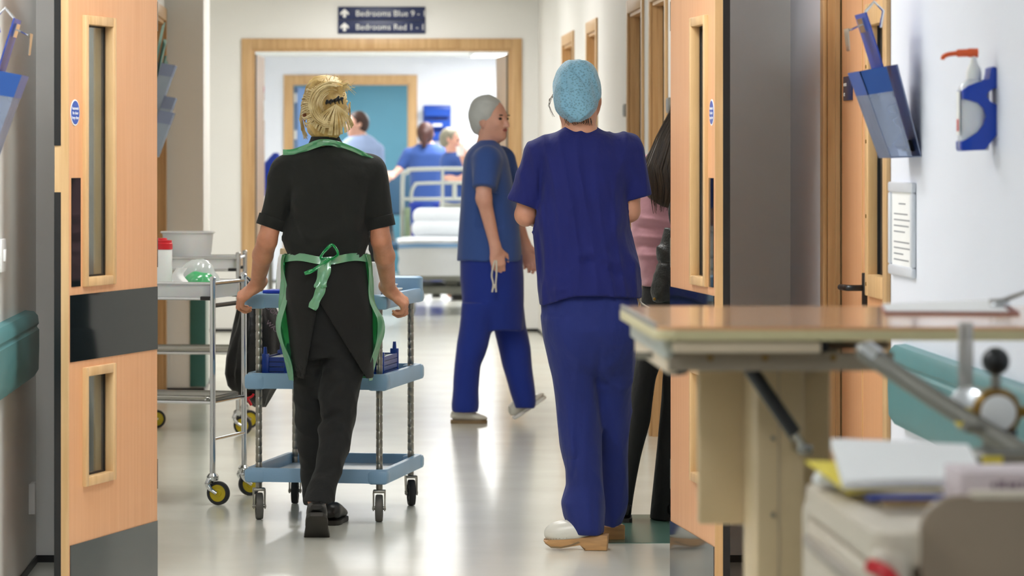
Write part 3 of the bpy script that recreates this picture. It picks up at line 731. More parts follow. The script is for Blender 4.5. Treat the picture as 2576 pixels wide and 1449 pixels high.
c = thing('juice_carton', 'small green and yellow juice carton in front of the white bottle', 'carton', on_trolley(.085, -.2, ZT), -.3)
B().box(-.03, .03, -.02, .02, 0, .055, bev=.002).obj('box', 'guard_teal', c); B().box(-.016, .02, -.0207, -.02, .018, .048).obj('print', 'wheel_yellow', c); B().box(-.031, .031, -.021, .021, 0, .01).obj('foot_band', 'lid_blue', c)

# ------------------------------------------------------------ chrome utility trolleys
def chrome_trolley(label, loc, rz, w=.54, l=.416):
    t = thing('chrome_trolley', label, 'trolley', loc, rz, 'chrome utility trolleys')
    for sx in (-1, 1):
        for sy in (-1, 1):
            p = B().cyl((sx*w/2, sy*l/2, .105), (sx*w/2, sy*l/2, .885), .0115, n=14); p.lathe([(.0115, .885), (.013, .888), (.013, .896), (.006, .901)], (sx*w/2, sy*l/2, 0), n=14); p.obj('post', 'chrome', t)
            castor(t, sx*w/2, sy*l/2, .12, .047, .022, PI/2+.35*sy-rz, 'rubber', 'wheel_yellow', 'chrome', .024, 'bent')
    for z in (.872, .812, .402):
        for sy in (-1, 1): B().cyl((-w/2, sy*l/2, z), (w/2, sy*l/2, z), .0065, n=10).obj('rail', 'chrome', t)
    for z, m in ((.872, 'chrome'), (.785, 'plastic_black'), (.402, 'chrome'), (.255, 'chrome')):
        for sx in (-1, 1): B().cyl((sx*w/2, -l/2, z), (sx*w/2, l/2, z), .0075 if z != .785 else .009, n=10).obj('end_bar', m, t)
    tray(-w/2+.012, w/2-.012, -l/2+.008, l/2-.008, .812, .874, .004, .03, .004, .006).obj('top_tray', 'plastic_cloudy', t)
    tray(-w/2+.012, w/2-.012, -l/2+.008, l/2-.008, .400, .425, .004, .03, .004, .004).obj('lower_tray', 'steel', t)
    for sx in (-1, 1):
        for sy in (-1, 1): B().box(sx*(w/2-.03)-.02, sx*(w/2-.03)+.02, sy*(l/2)-.009, sy*(l/2)+.009, .806, .822, bev=.003).obj('joint', 'plastic_black', t)
    return t
chrome_trolley('chrome utility trolley with a black sack hung on its end', (-.7285, 15.175, 0), -.2753)
chrome_trolley('chrome utility trolley with the wash bowl on top', (-.755, 18.85, 0), -.05, .47, .42)
o = thing('wash_bowl', 'white plastic wash bowl on the chrome trolley behind', 'bowl', (-.788, 18.85, .8165))
B().lathe([(.09, 0), (.098, .003), (.118, .085), (.127, .170), (.137, .176), (.138, .180), (.133, .182), (.124, .176), (.114, .088), (.094, .010), (.02, .008)], n=40).obj('shell', 'plastic_cloudy', o)
o = thing('wipes_tub', 'white wipes tub with a red lid on the chrome trolley', 'tub', (-.735, 15.12, .8165))
B().lathe([(.038, 0), (.040, .004), (.040, .05), (.0388, .052), (.040, .054), (.040, .19), (.038, .196), (.03, .2)], n=32).obj('body', 'plastic_white', o)
B().lathe([(.0415, .186), (.0415, .21), (.039, .212), (.039, .222), (.02, .224), (.018, .231), (.005, .232)], n=32).obj('lid', 'plastic_red', o)
b = B(); b.box(-.0405, -.0395, -.02, .02, .07, .15); b.obj('label', 'print_grey', o)
def crumple(name, label, m, loc, r, seed, cat, amp=.25, n=22):
    rr = random.Random(seed); D = [(Vector((rr.gauss(0, 1), rr.gauss(0, 1), rr.gauss(0, 1))), rr.uniform(0, 6), rr.uniform(.4, 1)) for _ in range(7)]
    b = B(); q = bmesh.ops.create_icosphere(b.bm, subdivisions=4, radius=1)
    for v in q['verts']:
        k = 1+amp*sum(a*abs(math.sin(2.2*d.dot(v.co)+p)) for d, p, a in D)/3-amp*.5
        v.co = Vector((v.co.x*r[0]*k, v.co.y*r[1]*k, max(-.0, (v.co.z*k+.75)*r[2]/1.75*1.0)))
    o = b.obj(name, m); o.location = loc; return tag(o, label, cat)
crumple('plastic_wrap', 'crumpled clear and white plastic wrap on the chrome trolley', 'bag_clear', (-.59, 15.165, .8165), (.065, .045, .125), 5, 'plastic wrap', .35)
crumple('green_wrap', 'folded green plastic aprons on the chrome trolley', 'tie_green', (-.585, 15.065, .8165), (.06, .036, .092), 9, 'apron', .3)
b = B().sheet(lambda a, c: (-.02+.045*a+.012*math.sin(7*c), .012*math.sin(5*a+4*c), .0+.115*c+.03*a*(1-c)), 8, 10, .002)
o = b.obj('tissue', 'paper'); o.location = (-.66, 15.02, .8165); tag(o, 'white tissue standing up beside the wipes tub', 'tissue')
b = B().sheet(lambda a, c: (-.06+.12*a, -.03+.06*c, .001+.006*abs(math.sin(5*a+3*c))), 10, 8, .002)
o = b.obj('pad', 'paper'); o.location = (-.76, 15.03, .8165); tag(o, 'flat white pad lying along the edge of the chrome trolley', 'pad')

# black sack hung on the trolley end
YB2 = 15.42
rows = [(695, 601, 623, .014), (705, 603, 636, .02), (722, 606, 655, .03), (745, 605, 676, .04), (780, 598, 694, .055), (820, 590, 706, .065), (860, 580, 715, .07), (900, 571, 716, .072),
        (940, 569, 708, .07), (970, 576, 694, .06), (995, 596, 682, .045), (1012, 622, 674, .03), (1024, 640, 668, .012)]
t = thing('waste_sack', 'black plastic waste sack hung on the chrome trolley end', 'waste sack', (-.33, YB2, .35))
LP = []; rr = random.Random(3)
ph = [rr.uniform(0, 6) for _ in range(6)]
for py, xl, xr, ry in rows:
    a, c = at(xl, py, YB2), at(xr, py, YB2); cx, rx, z = (a.x+c.x)/2+.33, (c.x-a.x)/2, a.z-.35; l = []
    for k in range(40):
        th = 2*PI*k/40; f = 1+.06*math.sin(7*th+ph[0]+z*9)+.05*math.sin(11*th+ph[1]-z*14)+.03*math.sin(17*th+ph[2])
        l.append((cx+rx*f*math.cos(th), ry*f*math.sin(th), z))
    LP.append(l)
B().loops(LP[::-1]).obj('sack', 'bag_black', t, sharp=60)
q = at(622, 1000, YB2-.05); q = Vector((q.x+.33, -.05, q.z-.35))
B().tube(bez([q+Vector((-.02, 0, .012)), q+Vector((.0, -.01, -.004)), q+Vector((.012, -.012, -.022)), q+Vector((.016, -.01, -.03))], 4), .006, 8).tube(bez([q+Vector((.0, -.01, -.004)), q+Vector((.02, -.012, .006)), q+Vector((.026, -.012, .016))], 4), .005, 8).obj('tie', 'plastic_red', t)
rt = Matrix.Rotation(math.radians(-42), 4, 'Y')
for tx, px_, py_ in (('DOMESTIC', 668, 774), ('WASTE', 668, 813)):
    pt = at(px_, py_, YB2-.079)
    text('lettering', tx, 'print_mauve', .026, t, Matrix.Translation((pt.x+.33, -.079, pt.z-.35)) @ Matrix.Rotation(math.radians(42), 4, 'Y') @ basis((0, 0, 0), (1, 0, 0), (0, 0, 1)))

# ------------------------------------------------------------ adjustable table in the foreground
t = thing('overbed_table', 'height adjustable table with a wood laminate top and cream column', 'table', (.9, 6.55, 0))
tx = lambda X: X-.9
ty = lambda Y: Y-6.55
top = B(); outl = [(p[0], p[1]) for p in rrect(tx(.508), tx(1.38), ty(6.155), ty(7.0), .035, 0, 6)]
top.prism(outl, .006, (0, 0, 1.094), (1, 0, 0), (0, 1, 0)).obj('table_top', 'laminate', t)
outl = [(p[0], p[1]) for p in rrect(tx(.506), tx(1.382), ty(6.153), ty(7.002), .036, 0, 6)]
B().prism(outl, .0165, (0, 0, 1.0775), (1, 0, 0), (0, 1, 0), bev=.004).obj('edge_band', 'cream_edge', t)
B().box(tx(.5075), tx(.514), ty(6.2), ty(6.98), 1.085, 1.103, bev=.002).obj('end_lip', 'dull_metal', t)
B().box(tx(.535), tx(.775), ty(6.16), ty(6.9), 1.0575, 1.0745, bev=.002).obj('drawer', 'cream_light', t)
B().box(tx(.522), tx(.545), ty(6.2), ty(6.93), 1.046, 1.077, bev=.003).obj('end_plate', 'bed_metal', t)
B().box(tx(.528), tx(.545), ty(6.22), ty(6.9), 1.020, 1.048, bev=.003).obj('end_block', 'cream_light', t)
B().box(tx(.775), tx(.793), ty(6.2), ty(6.3), 1.056, 1.075, bev=.003).obj('drawer_stop', 'plastic_black', t)
B().cyl((tx(.79), ty(6.25), 1.065), (tx(.90), ty(6.25), 1.065), .0075, n=10).obj('drawer_rod', 'cart_taupe', t)
B().box(tx(.532), tx(.90), ty(6.2), ty(6.225), 1.0255, 1.0565, bev=.002).obj('front_rail', 'apron_frame', t)
B().box(tx(.532), tx(.90), ty(6.85), ty(6.875), 1.0255, 1.0565, bev=.002).obj('rear_rail', 'apron_frame', t)
B().box(tx(.60), tx(.88), ty(6.225), ty(6.85), 1.0255, 1.03).obj('under_plate', 'apron_frame', t)
for x in (.598, .688, .80): B().cyl((tx(x), ty(6.197), 1.047), (tx(x), ty(6.202), 1.047), .005, n=10).obj('screw', 'brass', t)
B().ball((tx(.548), ty(6.25), 1.022), (.02, .02, .007), 14).obj('knob', 'plastic_black', t)
B().cyl((tx(.53), ty(6.5), 1.035), (tx(.50), ty(6.5), 1.035), .006, n=10).obj('release_lever', 'dull_metal', t)
col = B().box(tx(.697), tx(.776), ty(6.40), ty(6.62), .06, 1.026, bev=.003).obj('column', 'cream', t)
B().box(tx(.733), tx(.7345), ty(6.398), ty(6.4005), .06, 1.02).obj('seam', 'cart_shade', col)
for z in (.90, .77, .6): B().cyl((tx(.724), ty(6.396), z), (tx(.724), ty(6.401), z), .004, n=10).obj('screw', 'dull_metal', col)
B().box(tx(.618), tx(.85), ty(6.621), ty(6.645), .732, 1.026, bev=.006).obj('back_panel', 'cream', t)
gs = B().cyl((tx(.676), ty(6.31), 1.022), (tx(.750), ty(6.31), .915), .0125, n=14)
gs.obj('gas_strut', 'plastic_black', t)
B().cyl((tx(.744), ty(6.31), .925), (tx(.768), ty(6.31), .888), .006, n=10).lathe([(.004, -.012), (.010, -.01), (.010, .01), (.004, .012)], (tx(.768), ty(6.31), .888), (0, 1, 0), 14).box(tx(.755), tx(.78), ty(6.31), ty(6.40), .880, .896, bev=.003).obj('strut_end', 'steel', t)
B().cyl((tx(.667), ty(6.315), 1.02), (tx(.748), ty(6.315), .900), .0025, n=8).obj('strut_wire', 'dull_metal', t)
B().box(tx(.62), tx(.86), ty(6.2), ty(6.85), .055, .085, bev=.01).obj('foot', 'cream', t)
for x in (.64, .84):
    for y in (6.24, 6.8): castor(t, tx(x), ty(y), .07, .026, .016, 0, 'rubber', 'wheel_grey', 'plastic_black', .006)

# clipboard with papers lying on the table
t = thing('clipboard', 'clipboard with white papers lying flat on the table', 'clipboard', (1.08, 6.78, 1.1005), -.12)
B().box(-.115, .12, -.155, .155, 0, .004, bev=.001).obj('board', 'binding_red', t)
B().sheet(lambda a, c: (-.112+.212*a, -.148+.296*c, .0045+.010*(c**2)*a), 6, 6, .003).obj('papers', 'paper', t)
B().box(.075, .11, -.05, .05, .004, .018, bev=.004).obj('clip', 'chrome', t)
B().prism([(.075, .014), (.10, .016), (.142, .034), (.140, .037), (.098, .022), (.075, .020)], .05, (0, .025, 0), (1, 0, 0), (0, 0, 1)).obj('clip_lever', 'dull_metal', t)

# ------------------------------------------------------------ oxygen cylinder on its carrier
t = thing('cylinder_carrier', 'grey tubular cylinder carrier with a yellow sticker beside the table', 'carrier', (1.03, 5.86, 0))
B().tube(bez([(-.196, .20, 1.066), (-.188, .19, 1.057), (-.085, .10, .985), (.02, 0, .918), (.05, -.03, .89), (.06, -.035, .85), (.06, -.035, .5), (.06, -.035, .03)], 6), .0155, 14).obj('tube', 'dull_metal', t)
B().lathe([(.003, -.004), (.0165, 0), (.0165, .02), (.0155, .03)], (-.196, .20, 1.068), (.1, -.1, -.08), 14).obj('tube_end', 'chrome', t)
M = basis((-.026, .05, .968), (.08, -.10, -.067), (.2, .3, 1)); B().lathe([(.0162, -.014), (.0165, -.013), (.0165, .013), (.0162, .014)], (-.052, .071, .963), (.1, -.1, -.07), 16).obj('sticker', 'paper_yellow', t)
B().box(-.058, -.036, .12, .14, .965, 1.115, bev=.003).obj('upright', 'post_clear', t)
B().box(-.064, -.03, .114, .146, .952, .985, bev=.005).box(-.064, -.03, .03, .125, .946, .962, bev=.004).obj('upright_clamp', 'dull_metal', t)
B().box(-.09, .10, -.12, .10, .0, .03, bev=.006).obj('foot_plate', 'dull_metal', t)
t = thing('oxygen_cylinder', 'oxygen cylinder with a gauge and round black knob beside the table', 'gas cylinder', (1.023, 5.945, .0305))
B().lathe([(.045, 0), (.05, .004), (.05, .78), (.048, .80), (.038, .825), (.022, .84), (.014, .845)], n=32).obj('cylinder', 'plastic_black', t)
zr = .975
vb = B().lathe([(.016, .84), (.016, .862), (.02, .866), (.02, .89), (.014, .895)], n=18).obj('valve', 'brass', t)
B().lathe([(.016, .88), (.021, .884), (.021, .90), (.012, .905), (.012, .915)], n=18).obj('collar', 'dull_metal', t)
B().lathe([(.02, .905), (.034, .908), (.034, .918), (.02, .921)], n=24).obj('handwheel', 'plastic_black', t)
rb = B().lathe([(.010, -.045), (.028, -.042), (.039, -.03), (.039, .0), (.034, .012)], (0, -.012, zr-.03), (0, -1, 0), 28).cyl((-.06, 0, zr-.03), (.055, 0, zr-.03), .009, n=12).obj('regulator', 'brass', t)
B().lathe([(.028, .012), (.028, .016), (.026, .017)], (0, -.012, zr-.03), (0, -1, 0), 28).obj('gauge_face', 'print_white', rb)
B().lathe([(.030, .0), (.036, .003), (.036, .012), (.030, .016)], (-.035, .01, zr-.025), (-.5, -1, 0), 22).obj('flow_gauge', 'chrome', rb)
B().cyl((0, 0, zr), (0, 0, zr+.035), .008, n=12).obj('knob_stem', 'dull_metal', rb)
B().ball((0, 0, zr+.05), .0225, 20).obj('knob', 'plastic_black', rb)

# ------------------------------------------------------------ drawer cart in the foreground
t = thing('drawer_cart', 'cream plastic drawer cart heaped with papers in front of the table', 'cart', (1.09, 5.27, 0))
cx0, cx1, cy0, cy1 = -.40, .34, -.37, .38
B().box(cx0+.03, cx1-.03, cy0+.03, cy1-.03, .09, .845).obj('carcass', 'cart_cream', t)
B().loops([rrect(cx0, cx1, cy0, cy1, .03, .845), rrect(cx0-.006, cx1+.006, cy0-.006, cy1+.006, .036, .862), rrect(cx0-.004, cx1+.004, cy0-.004, cy1+.004, .036, .888), rrect(cx0+.02, cx1-.02, cy0+.02, cy1-.02, .03, .894),
           rrect(cx0+.05, cx1-.05, cy0+.05, cy1-.05, .03, .886)]).obj('worktop', 'cart_cream', t)
for sx in (-1, 1):
    for sy in (-1, 1):
        B().box((-.38 if sx < 0 else .32)-.028, (-.38 if sx < 0 else .32)+.028, (-.355 if sy < 0 else .36)-.026, (-.355 if sy < 0 else .36)+.026, .08, .872, bev=.02, seg=3).obj('corner_post', 'cart_cream', t)
        castor(t, -.03+sx*.29, .0+sy*.3, .12, .04, .022, .3, 'rubber', 'wheel_grey', 'dull_metal')
ep = [(cx0+.055, .1), (cx1-.03, .1), (cx1-.03, .925), (cx1-.05, .938)]+[(cx0+.10-.045*math.sin(a), .893+.045*math.cos(a)) for a in [k*PI/12 for k in range(7)]]
B().prism(ep, .022, (0, cy0+.012, 0), (1, 0, 0), (0, 0, 1), bev=.005).obj('end_panel', 'cart_taupe', t)
B().box(cx0+.12, cx1-.06, cy0-.012, cy0+.014, .934, .944, bev=.004).obj('end_rim', 'cart_cream', t)
B().box(cx0+.06, cx0+.08, cy0+.0, cy0+.03, .1, .86, bev=.006).obj('end_strip', 'cart_shade', t)
for k in range(4):
    z1 = .838-k*.185
    d = B().box(cx0-.006, cx0+.04, cy0+.05, cy1-.05, z1-.172, z1, bev=.006).obj('drawer', 'cart_cream', t)
    B().box(cx0-.016, cx0-.004, cy0+.07, cy1-.07, z1-.035, z1-.018, bev=.004).obj('drawer_grip', 'cart_shade', d)
B().tube(bez([(cx0-.012, cy0-.010, .848), (cx0+.01, cy0-.03, .838), (cx0+.03, cy0-.03, .80), (cx0+.03, cy0-.01, .76)], 5), .010, 10).obj('pull_tag', 'plastic_red', t)
zt = .8955
def flat(name, label, m, x, y, z, w, l, th, rz, tilt, cat, curl=.004):
    o = B().sheet(lambda a, c: (-w/2+w*a, -l/2+l*c, curl*math.sin(2.6*a+1.7*c)), 6, 6, th).obj(name, m)
    o.location = (x, y, z); o.rotation_euler = (tilt, 0, rz); return tag(o, label, cat)
flat('paper_pad', 'thick white paper pad propped on the drawer cart', 'paper', .805, 5.42, .935, .20, .25, .012, -.06, .15, 'paper')
flat('sticky_sheet', 'yellow sheet under the white paper pad on the drawer cart', 'paper_yellow', .755, 5.41, .918, .14, .2, .003, .18, .12, 'paper')
crumple('tissue', 'crumpled white tissue at the drawer cart edge', 'paper', (.735, 5.52, zt), (.045, .05, .03), 11, 'tissue', .3)
o = B().box(-.12, .14, -.07, .07, 0, .054, bev=.002).obj('glove_box', 'paper_pink'); o.location = (.955, 5.20, zt); tag(o, 'flat pale carton printed in mauve on the drawer cart', 'carton')
pt = B().box(-.09, .13, -.0707, -.07, .016, .0225).obj('print_bar', 'print_mauve', o); 
b = B(); x = -.078
for k in range(12):
    w = .006+.004*((k*7) % 3); b.box(x, x+w, -.0706, -.07, .032, .040+.002*((k*5) % 2)); x += w+.003
b.obj('print', 'print_mauve', o)
o = B().cyl((-.075, 0, 0), (.06, .02, .0), .0045, n=10).cyl((.06, .02, 0), (.075, .0222, 0), .0045, .001, 10).obj('pen', 'clip_blue'); o.location = (.80, 5.255, .9025); tag(o, 'dark blue pen in front of the white paper pad', 'pen')
o = B().box(-.05, .05, -.02, .02, 0, .006, bev=.001).obj('label_strip', 'brass'); o.location = (.79, 5.215, zt); tag(o, 'brown and yellow strip lying by the pen', 'label strip')
t = thing('tray', 'blue grey tray with a dark pad behind the pale carton', 'tray', (1.06, 5.55, zt))
tray(-.14, .2, -.06, .06, 0, .05, .006, .02, .004, .012).obj('shell', 'dull_metal', t); B().box(-.11, .18, -.045, .045, .005, .045, bev=.004).obj('pad', 'plastic_black', t)
B().box(-.135, -.105, -.061, -.057, .032, .047).obj('sticker', 'paper_yellow', t)

# ------------------------------------------------------------ the bay beyond the far doorway
t = thing('hospital_bed', 'white hospital bed with tubular headboard in the bay beyond the far doorway', 'bed', (.92, 33.5, 0))
b = B()
def tub(pts, r=.017, name='rail', m='bed_metal'): return B().tube(pts, r, 10).obj(name, m, t)
tub(bez([(-.40, 1.06, .35), (-.40, 1.06, 1.13), (-.36, 1.06, 1.22), (-.27, 1.06, 1.25), (.3, 1.06, 1.25), (.40, 1.06, 1.22), (.44, 1.06, 1.13), (.44, 1.06, .35)], 6), .02, 'headboard_hoop')
tub(bez([(-.32, 1.05, .95), (-.32, 1.05, 1.03), (-.29, 1.05, 1.10), (-.22, 1.05, 1.122), (.28, 1.05, 1.122), (.33, 1.05, 1.09), (.36, 1.05, .98), (.36, 1.05, .9)], 6), .016, 'headboard_rail')
tub([(-.40, 1.05, .978), (.44, 1.05, .978)], .016, 'headboard_rail'); tub([(-.035, 1.05, 1.25), (-.035, 1.05, .9)], .014, 'headboard_upright'); tub([(.075, 1.05, 1.12), (.075, 1.05, .98)], .022, 'headboard_upright')
B().box(-.38, -.33, 1.0, 1.05, .35, .9).obj('side_panel', 'bed_green', t)
B().box(-.43, .45, -.95, 1.0, .42, .60, bev=.04).obj('mattress', 'sheet_white', t)
B().sheet(lambda a, c: (-.46+.95*a, -1.0+1.6*c-.0*a, (.632+.006*math.sin(11*a+3*c)) if 0 else .635+.02*math.sin(6*a)*math.sin(7*c)*.4-.02*(abs(a-.5)*2)**6), 24, 20, .02).obj('blanket', 'sheet_white', t)
B().sheet(lambda a, c: (-.465+.955*a+.006*math.sin(15*c), -1.0+.016*math.sin(14*a)-.03*c, .64-.30*c), 26, 10, .012).obj('sheet_drop', 'sheet_white', t)
B().sheet(lambda a, c: (-.467+.958*a, -1.012+.016*math.sin(14*a)-.003*c, .618-.034*c-.05*max(0, .15-a)), 26, 3, .012).obj('stripe', 'sheet_blue', t)
B().box(-.32, .40, .52, .98, .635, .79, bev=.07, seg=4).obj('pillow', 'sheet_white', t); B().box(-.31, .39, .56, 1.0, .745, .90, bev=.07, seg=4).obj('pillow', 'sheet_white', t)
B().box(-.40, .42, -.95, 1.0, .30, .40, bev=.01).box(-.32, .34, -.7, .7, .17, .24, bev=.01).box(-.05, .05, -.6, .6, .24, .30).obj('frame', 'bed_grey', t)
B().ball((-.30, -.97, .36), .02, 10).obj('brake_knob', 'plastic_red', t)
for sx in (-1, 1):
    for sy in (-1, 1): castor(t, sx*.36, sy*.8, .32, .07, .04, .3, 'cap_white', 'bed_metal', 'bed_metal')
t = thing('wall_rack', 'blue plastic storage rack on the white wall beside the blue room', 'rack', (.99, YB, 1.53))
B().box(-.15, .15, -.03, 0, 0, .39, bev=.01).obj('back_plate', 'tray_blue', t)
for k in range(3): tray(-.15, .15, -.14, -.02, .02+.125*k, .10+.125*k, .008, .02, .006, .01).obj('bin', 'tray_blue', t); 
B().box(-.05, .05, -.142, -.139, .16, .19).obj('label_card', 'print_white', t)
t = thing('linen_stand', 'blue linen sack on a grey stand inside the far doorway', 'linen stand', (-.66, 33.0, 0))
LP = []
for z, rx, ry in ((1.02, .03, .03), (1.05, .07, .06), (1.12, .10, .07), (1.22, .105, .075), (1.30, .09, .06), (1.36, .05, .04), (1.40, .02, .02)):
    LP.append([(rx*(1+.1*math.sin(5*k*PI/10+z*20))*math.cos(2*PI*k/20)+(z-1.2)*.25, ry*math.sin(2*PI*k/20), z) for k in range(20)])
B().loops(LP).obj('sack', 'lid_blue', t); B().cyl((0, .0, .04), (0, .0, 1.05), .022, n=12).obj('pole', 'dull_metal', t); B().lathe([(.2, 0), (.2, .02), (.03, .05)], n=20).obj('base', 'dull_metal', t)
t = thing('office_chair', 'dark teal swivel chair beside the man in the pale shirt', 'chair', (.47, 37.6, 0), .4)
B().box(-.2, .2, -.035, .035, .78, 1.2, bev=.03, seg=3).obj('backrest', 'chair_teal', t); B().box(-.22, .22, -.42, .02, .44, .52, bev=.03, seg=3).obj('seat', 'chair_teal', t)
B().tube(bez([(0, .02, .95), (0, .06, .7), (0, -.02, .5), (0, -.2, .44)], 5), .022, 10).obj('back_support', 'plastic_black', t); B().cyl((0, -.2, .09), (0, -.2, .45), .025, n=12).obj('column', 'plastic_black', t)
for k in range(5):
    a = 2*PI*k/5; l = B().tube([(0, -.2, .1), (.27*math.cos(a), -.2+.27*math.sin(a), .07)], [.022, .015], 8).obj('leg', 'plastic_black', t)
    B().ball((.27*math.cos(a), -.2+.27*math.sin(a), .03), .03, 10).obj('wheel', 'plastic_black', l)
# ------------------------------------------------------------ bodies: distance fields skinned into one surface
BIG = np.float32(9)
def smin(a, b, k):
    if k <= 0: return np.minimum(a, b)
    h = np.clip(.5+.5*(b-a)/k, 0, 1); return b*(1-h)+a*h-k*h*(1-h)
def cone(a, b, ra, rb, sc=(1, 1, 1)):
    a, b = np.array(a, float), np.array(b, float); S = np.array(sc, float); A, Bb = a/S, b/S; d = Bb-A; L2 = float(d@d)+1e-12
    def f(x, y, z):
        X, Y, Z = x/S[0]-A[0], y/S[1]-A[1], z/S[2]-A[2]
        t = np.clip((X*d[0]+Y*d[1]+Z*d[2])/L2, 0, 1)
        return (np.sqrt((X-t*d[0])**2+(Y-t*d[1])**2+(Z-t*d[2])**2)-(ra+(rb-ra)*t))*S.min()
    m = max(ra, rb)*S.max()
    return f, np.minimum(a, b)-m, np.maximum(a, b)+m
def ell(c, r, R=None):
    c = np.array(c, float); r = np.array(r, float); R = np.eye(3) if R is None else np.array(R)
    def f(x, y, z):
        X, Y, Z = x-c[0], y-c[1], z-c[2]
        q = [(R[0][i]*X+R[1][i]*Y+R[2][i]*Z)/r[i] for i in range(3)]
        return (np.sqrt(q[0]**2+q[1]**2+q[2]**2)-1)*r.min()
    return f, c-r.max(), c+r.max()
def loft(rows, smooth=.02, n=2.2, cap=True):
    rows = sorted(rows); R = np.array([r[:5] for r in rows], float); z0, z1 = R[0, 0], R[-1, 0]
    def f(x, y, z):
        zz = z.ravel(); zf = np.arange(z0-.08, z1+.08, .004)
        k = max(1, int(smooth/.004)); w = np.hanning(2*k+3); w /= w.sum()
        P = []
        for i in range(1, 5):
            v = np.interp(zf, R[:, 0], R[:, i]); v = np.convolve(np.pad(v, k+1, mode='edge'), w, 'valid'); P.append(np.interp(zz, zf, v).reshape(z.shape))
        cx, cy, rx, ry = P
        d = ((np.abs(x-cx)/rx)**n+(np.abs(y-cy)/ry)**n)**(1/n)-1
        d = d*np.minimum(rx, ry)
        return np.maximum(d, np.maximum(z0-z, z-z1)) if cap else d
    lo = np.array([(R[:, 1]-R[:, 3]).min(), (R[:, 2]-R[:, 4]).min(), z0]); hi = np.array([(R[:, 1]+R[:, 3]).max(), (R[:, 2]+R[:, 4]).max(), z1])
    return f, lo, hi
class SDF:
    def __init__(s, h): s.h = h; s.ops = []; s.cuts = []; s.disp = []
    def put(s, p, k=.0): s.ops.append((p, k)); return s
    def cut(s, f): s.cuts.append(f); return s
    def plane(s, p, n):
        p = np.array(p, float); n = np.array(n, float); n = n/np.linalg.norm(n)
        return s.cut(lambda x, y, z: (x-p[0])*n[0]+(y-p[1])*n[1]+(z-p[2])*n[2])
    def sub(s, prim): f = prim[0]; return s.cut(lambda x, y, z: -f(x, y, z))
    def wrinkle(s, fn): s.disp.append(fn); return s
    def mesh(s, name, m, parent, smooth_it=1, label=None):
        h = s.h; lo = np.min([p[1] for p, _ in s.ops], axis=0)-3*h-.01; hi = np.max([p[2] for p, _ in s.ops], axis=0)+3*h+.01
        n = np.ceil((hi-lo)/h).astype(int)+1; ax = [(lo[i]+h*np.arange(n[i])).astype(np.float32) for i in range(3)]
        D = np.full(n, BIG, np.float32)
        for (f, a, b), k in s.ops:
            mg = max(k, 0)+3*h+.012
            i0 = np.clip(np.floor((a-mg-lo)/h).astype(int), 0, n-1); i1 = np.clip(np.ceil((b+mg-lo)/h).astype(int)+1, 1, n)
            sl = tuple(slice(i0[i], i1[i]) for i in range(3))
            x, y, z = ax[0][sl[0]][:, None, None], ax[1][sl[1]][None, :, None], ax[2][sl[2]][None, None, :]
            D[sl] = smin(D[sl], f(x, y, z).astype(np.float32), k)
        if s.disp:
            I = np.nonzero(np.abs(D) < .05); x, y, z = ax[0][I[0]], ax[1][I[1]], ax[2][I[2]]
            v = D[I]
            for fn in s.disp: v = v+fn(x, y, z).astype(np.float32)
            D[I] = v
        if s.cuts:
            I = np.nonzero(D < .03); x, y, z = ax[0][I[0]], ax[1][I[1]], ax[2][I[2]]; v = D[I]
            for f in s.cuts: v = np.maximum(v, f(x, y, z).astype(np.float32))
            D[I] = v
        V, Fc = nets(D, lo, h)
        V = relax(V, Fc, smooth_it)
        me = bpy.data.meshes.new(name); me.vertices.add(len(V)); me.vertices.foreach_set('co', V.astype(np.float32).ravel())
        me.loops.add(Fc.size); me.loops.foreach_set('vertex_index', Fc.ravel().astype(np.int32)); me.polygons.add(len(Fc))
        me.polygons.foreach_set('loop_start', np.arange(0, Fc.size, 4, dtype=np.int32)); me.polygons.foreach_set('loop_total', np.full(len(Fc), 4, np.int32))
        me.polygons.foreach_set('use_smooth', np.ones(len(Fc), bool)); me.update(calc_edges=True); me.validate()
        me.materials.append(MT[m]); o = bpy.data.objects.new(name, me); C.objects.link(o); o.parent = parent
        if label: o['label'] = label
        return o
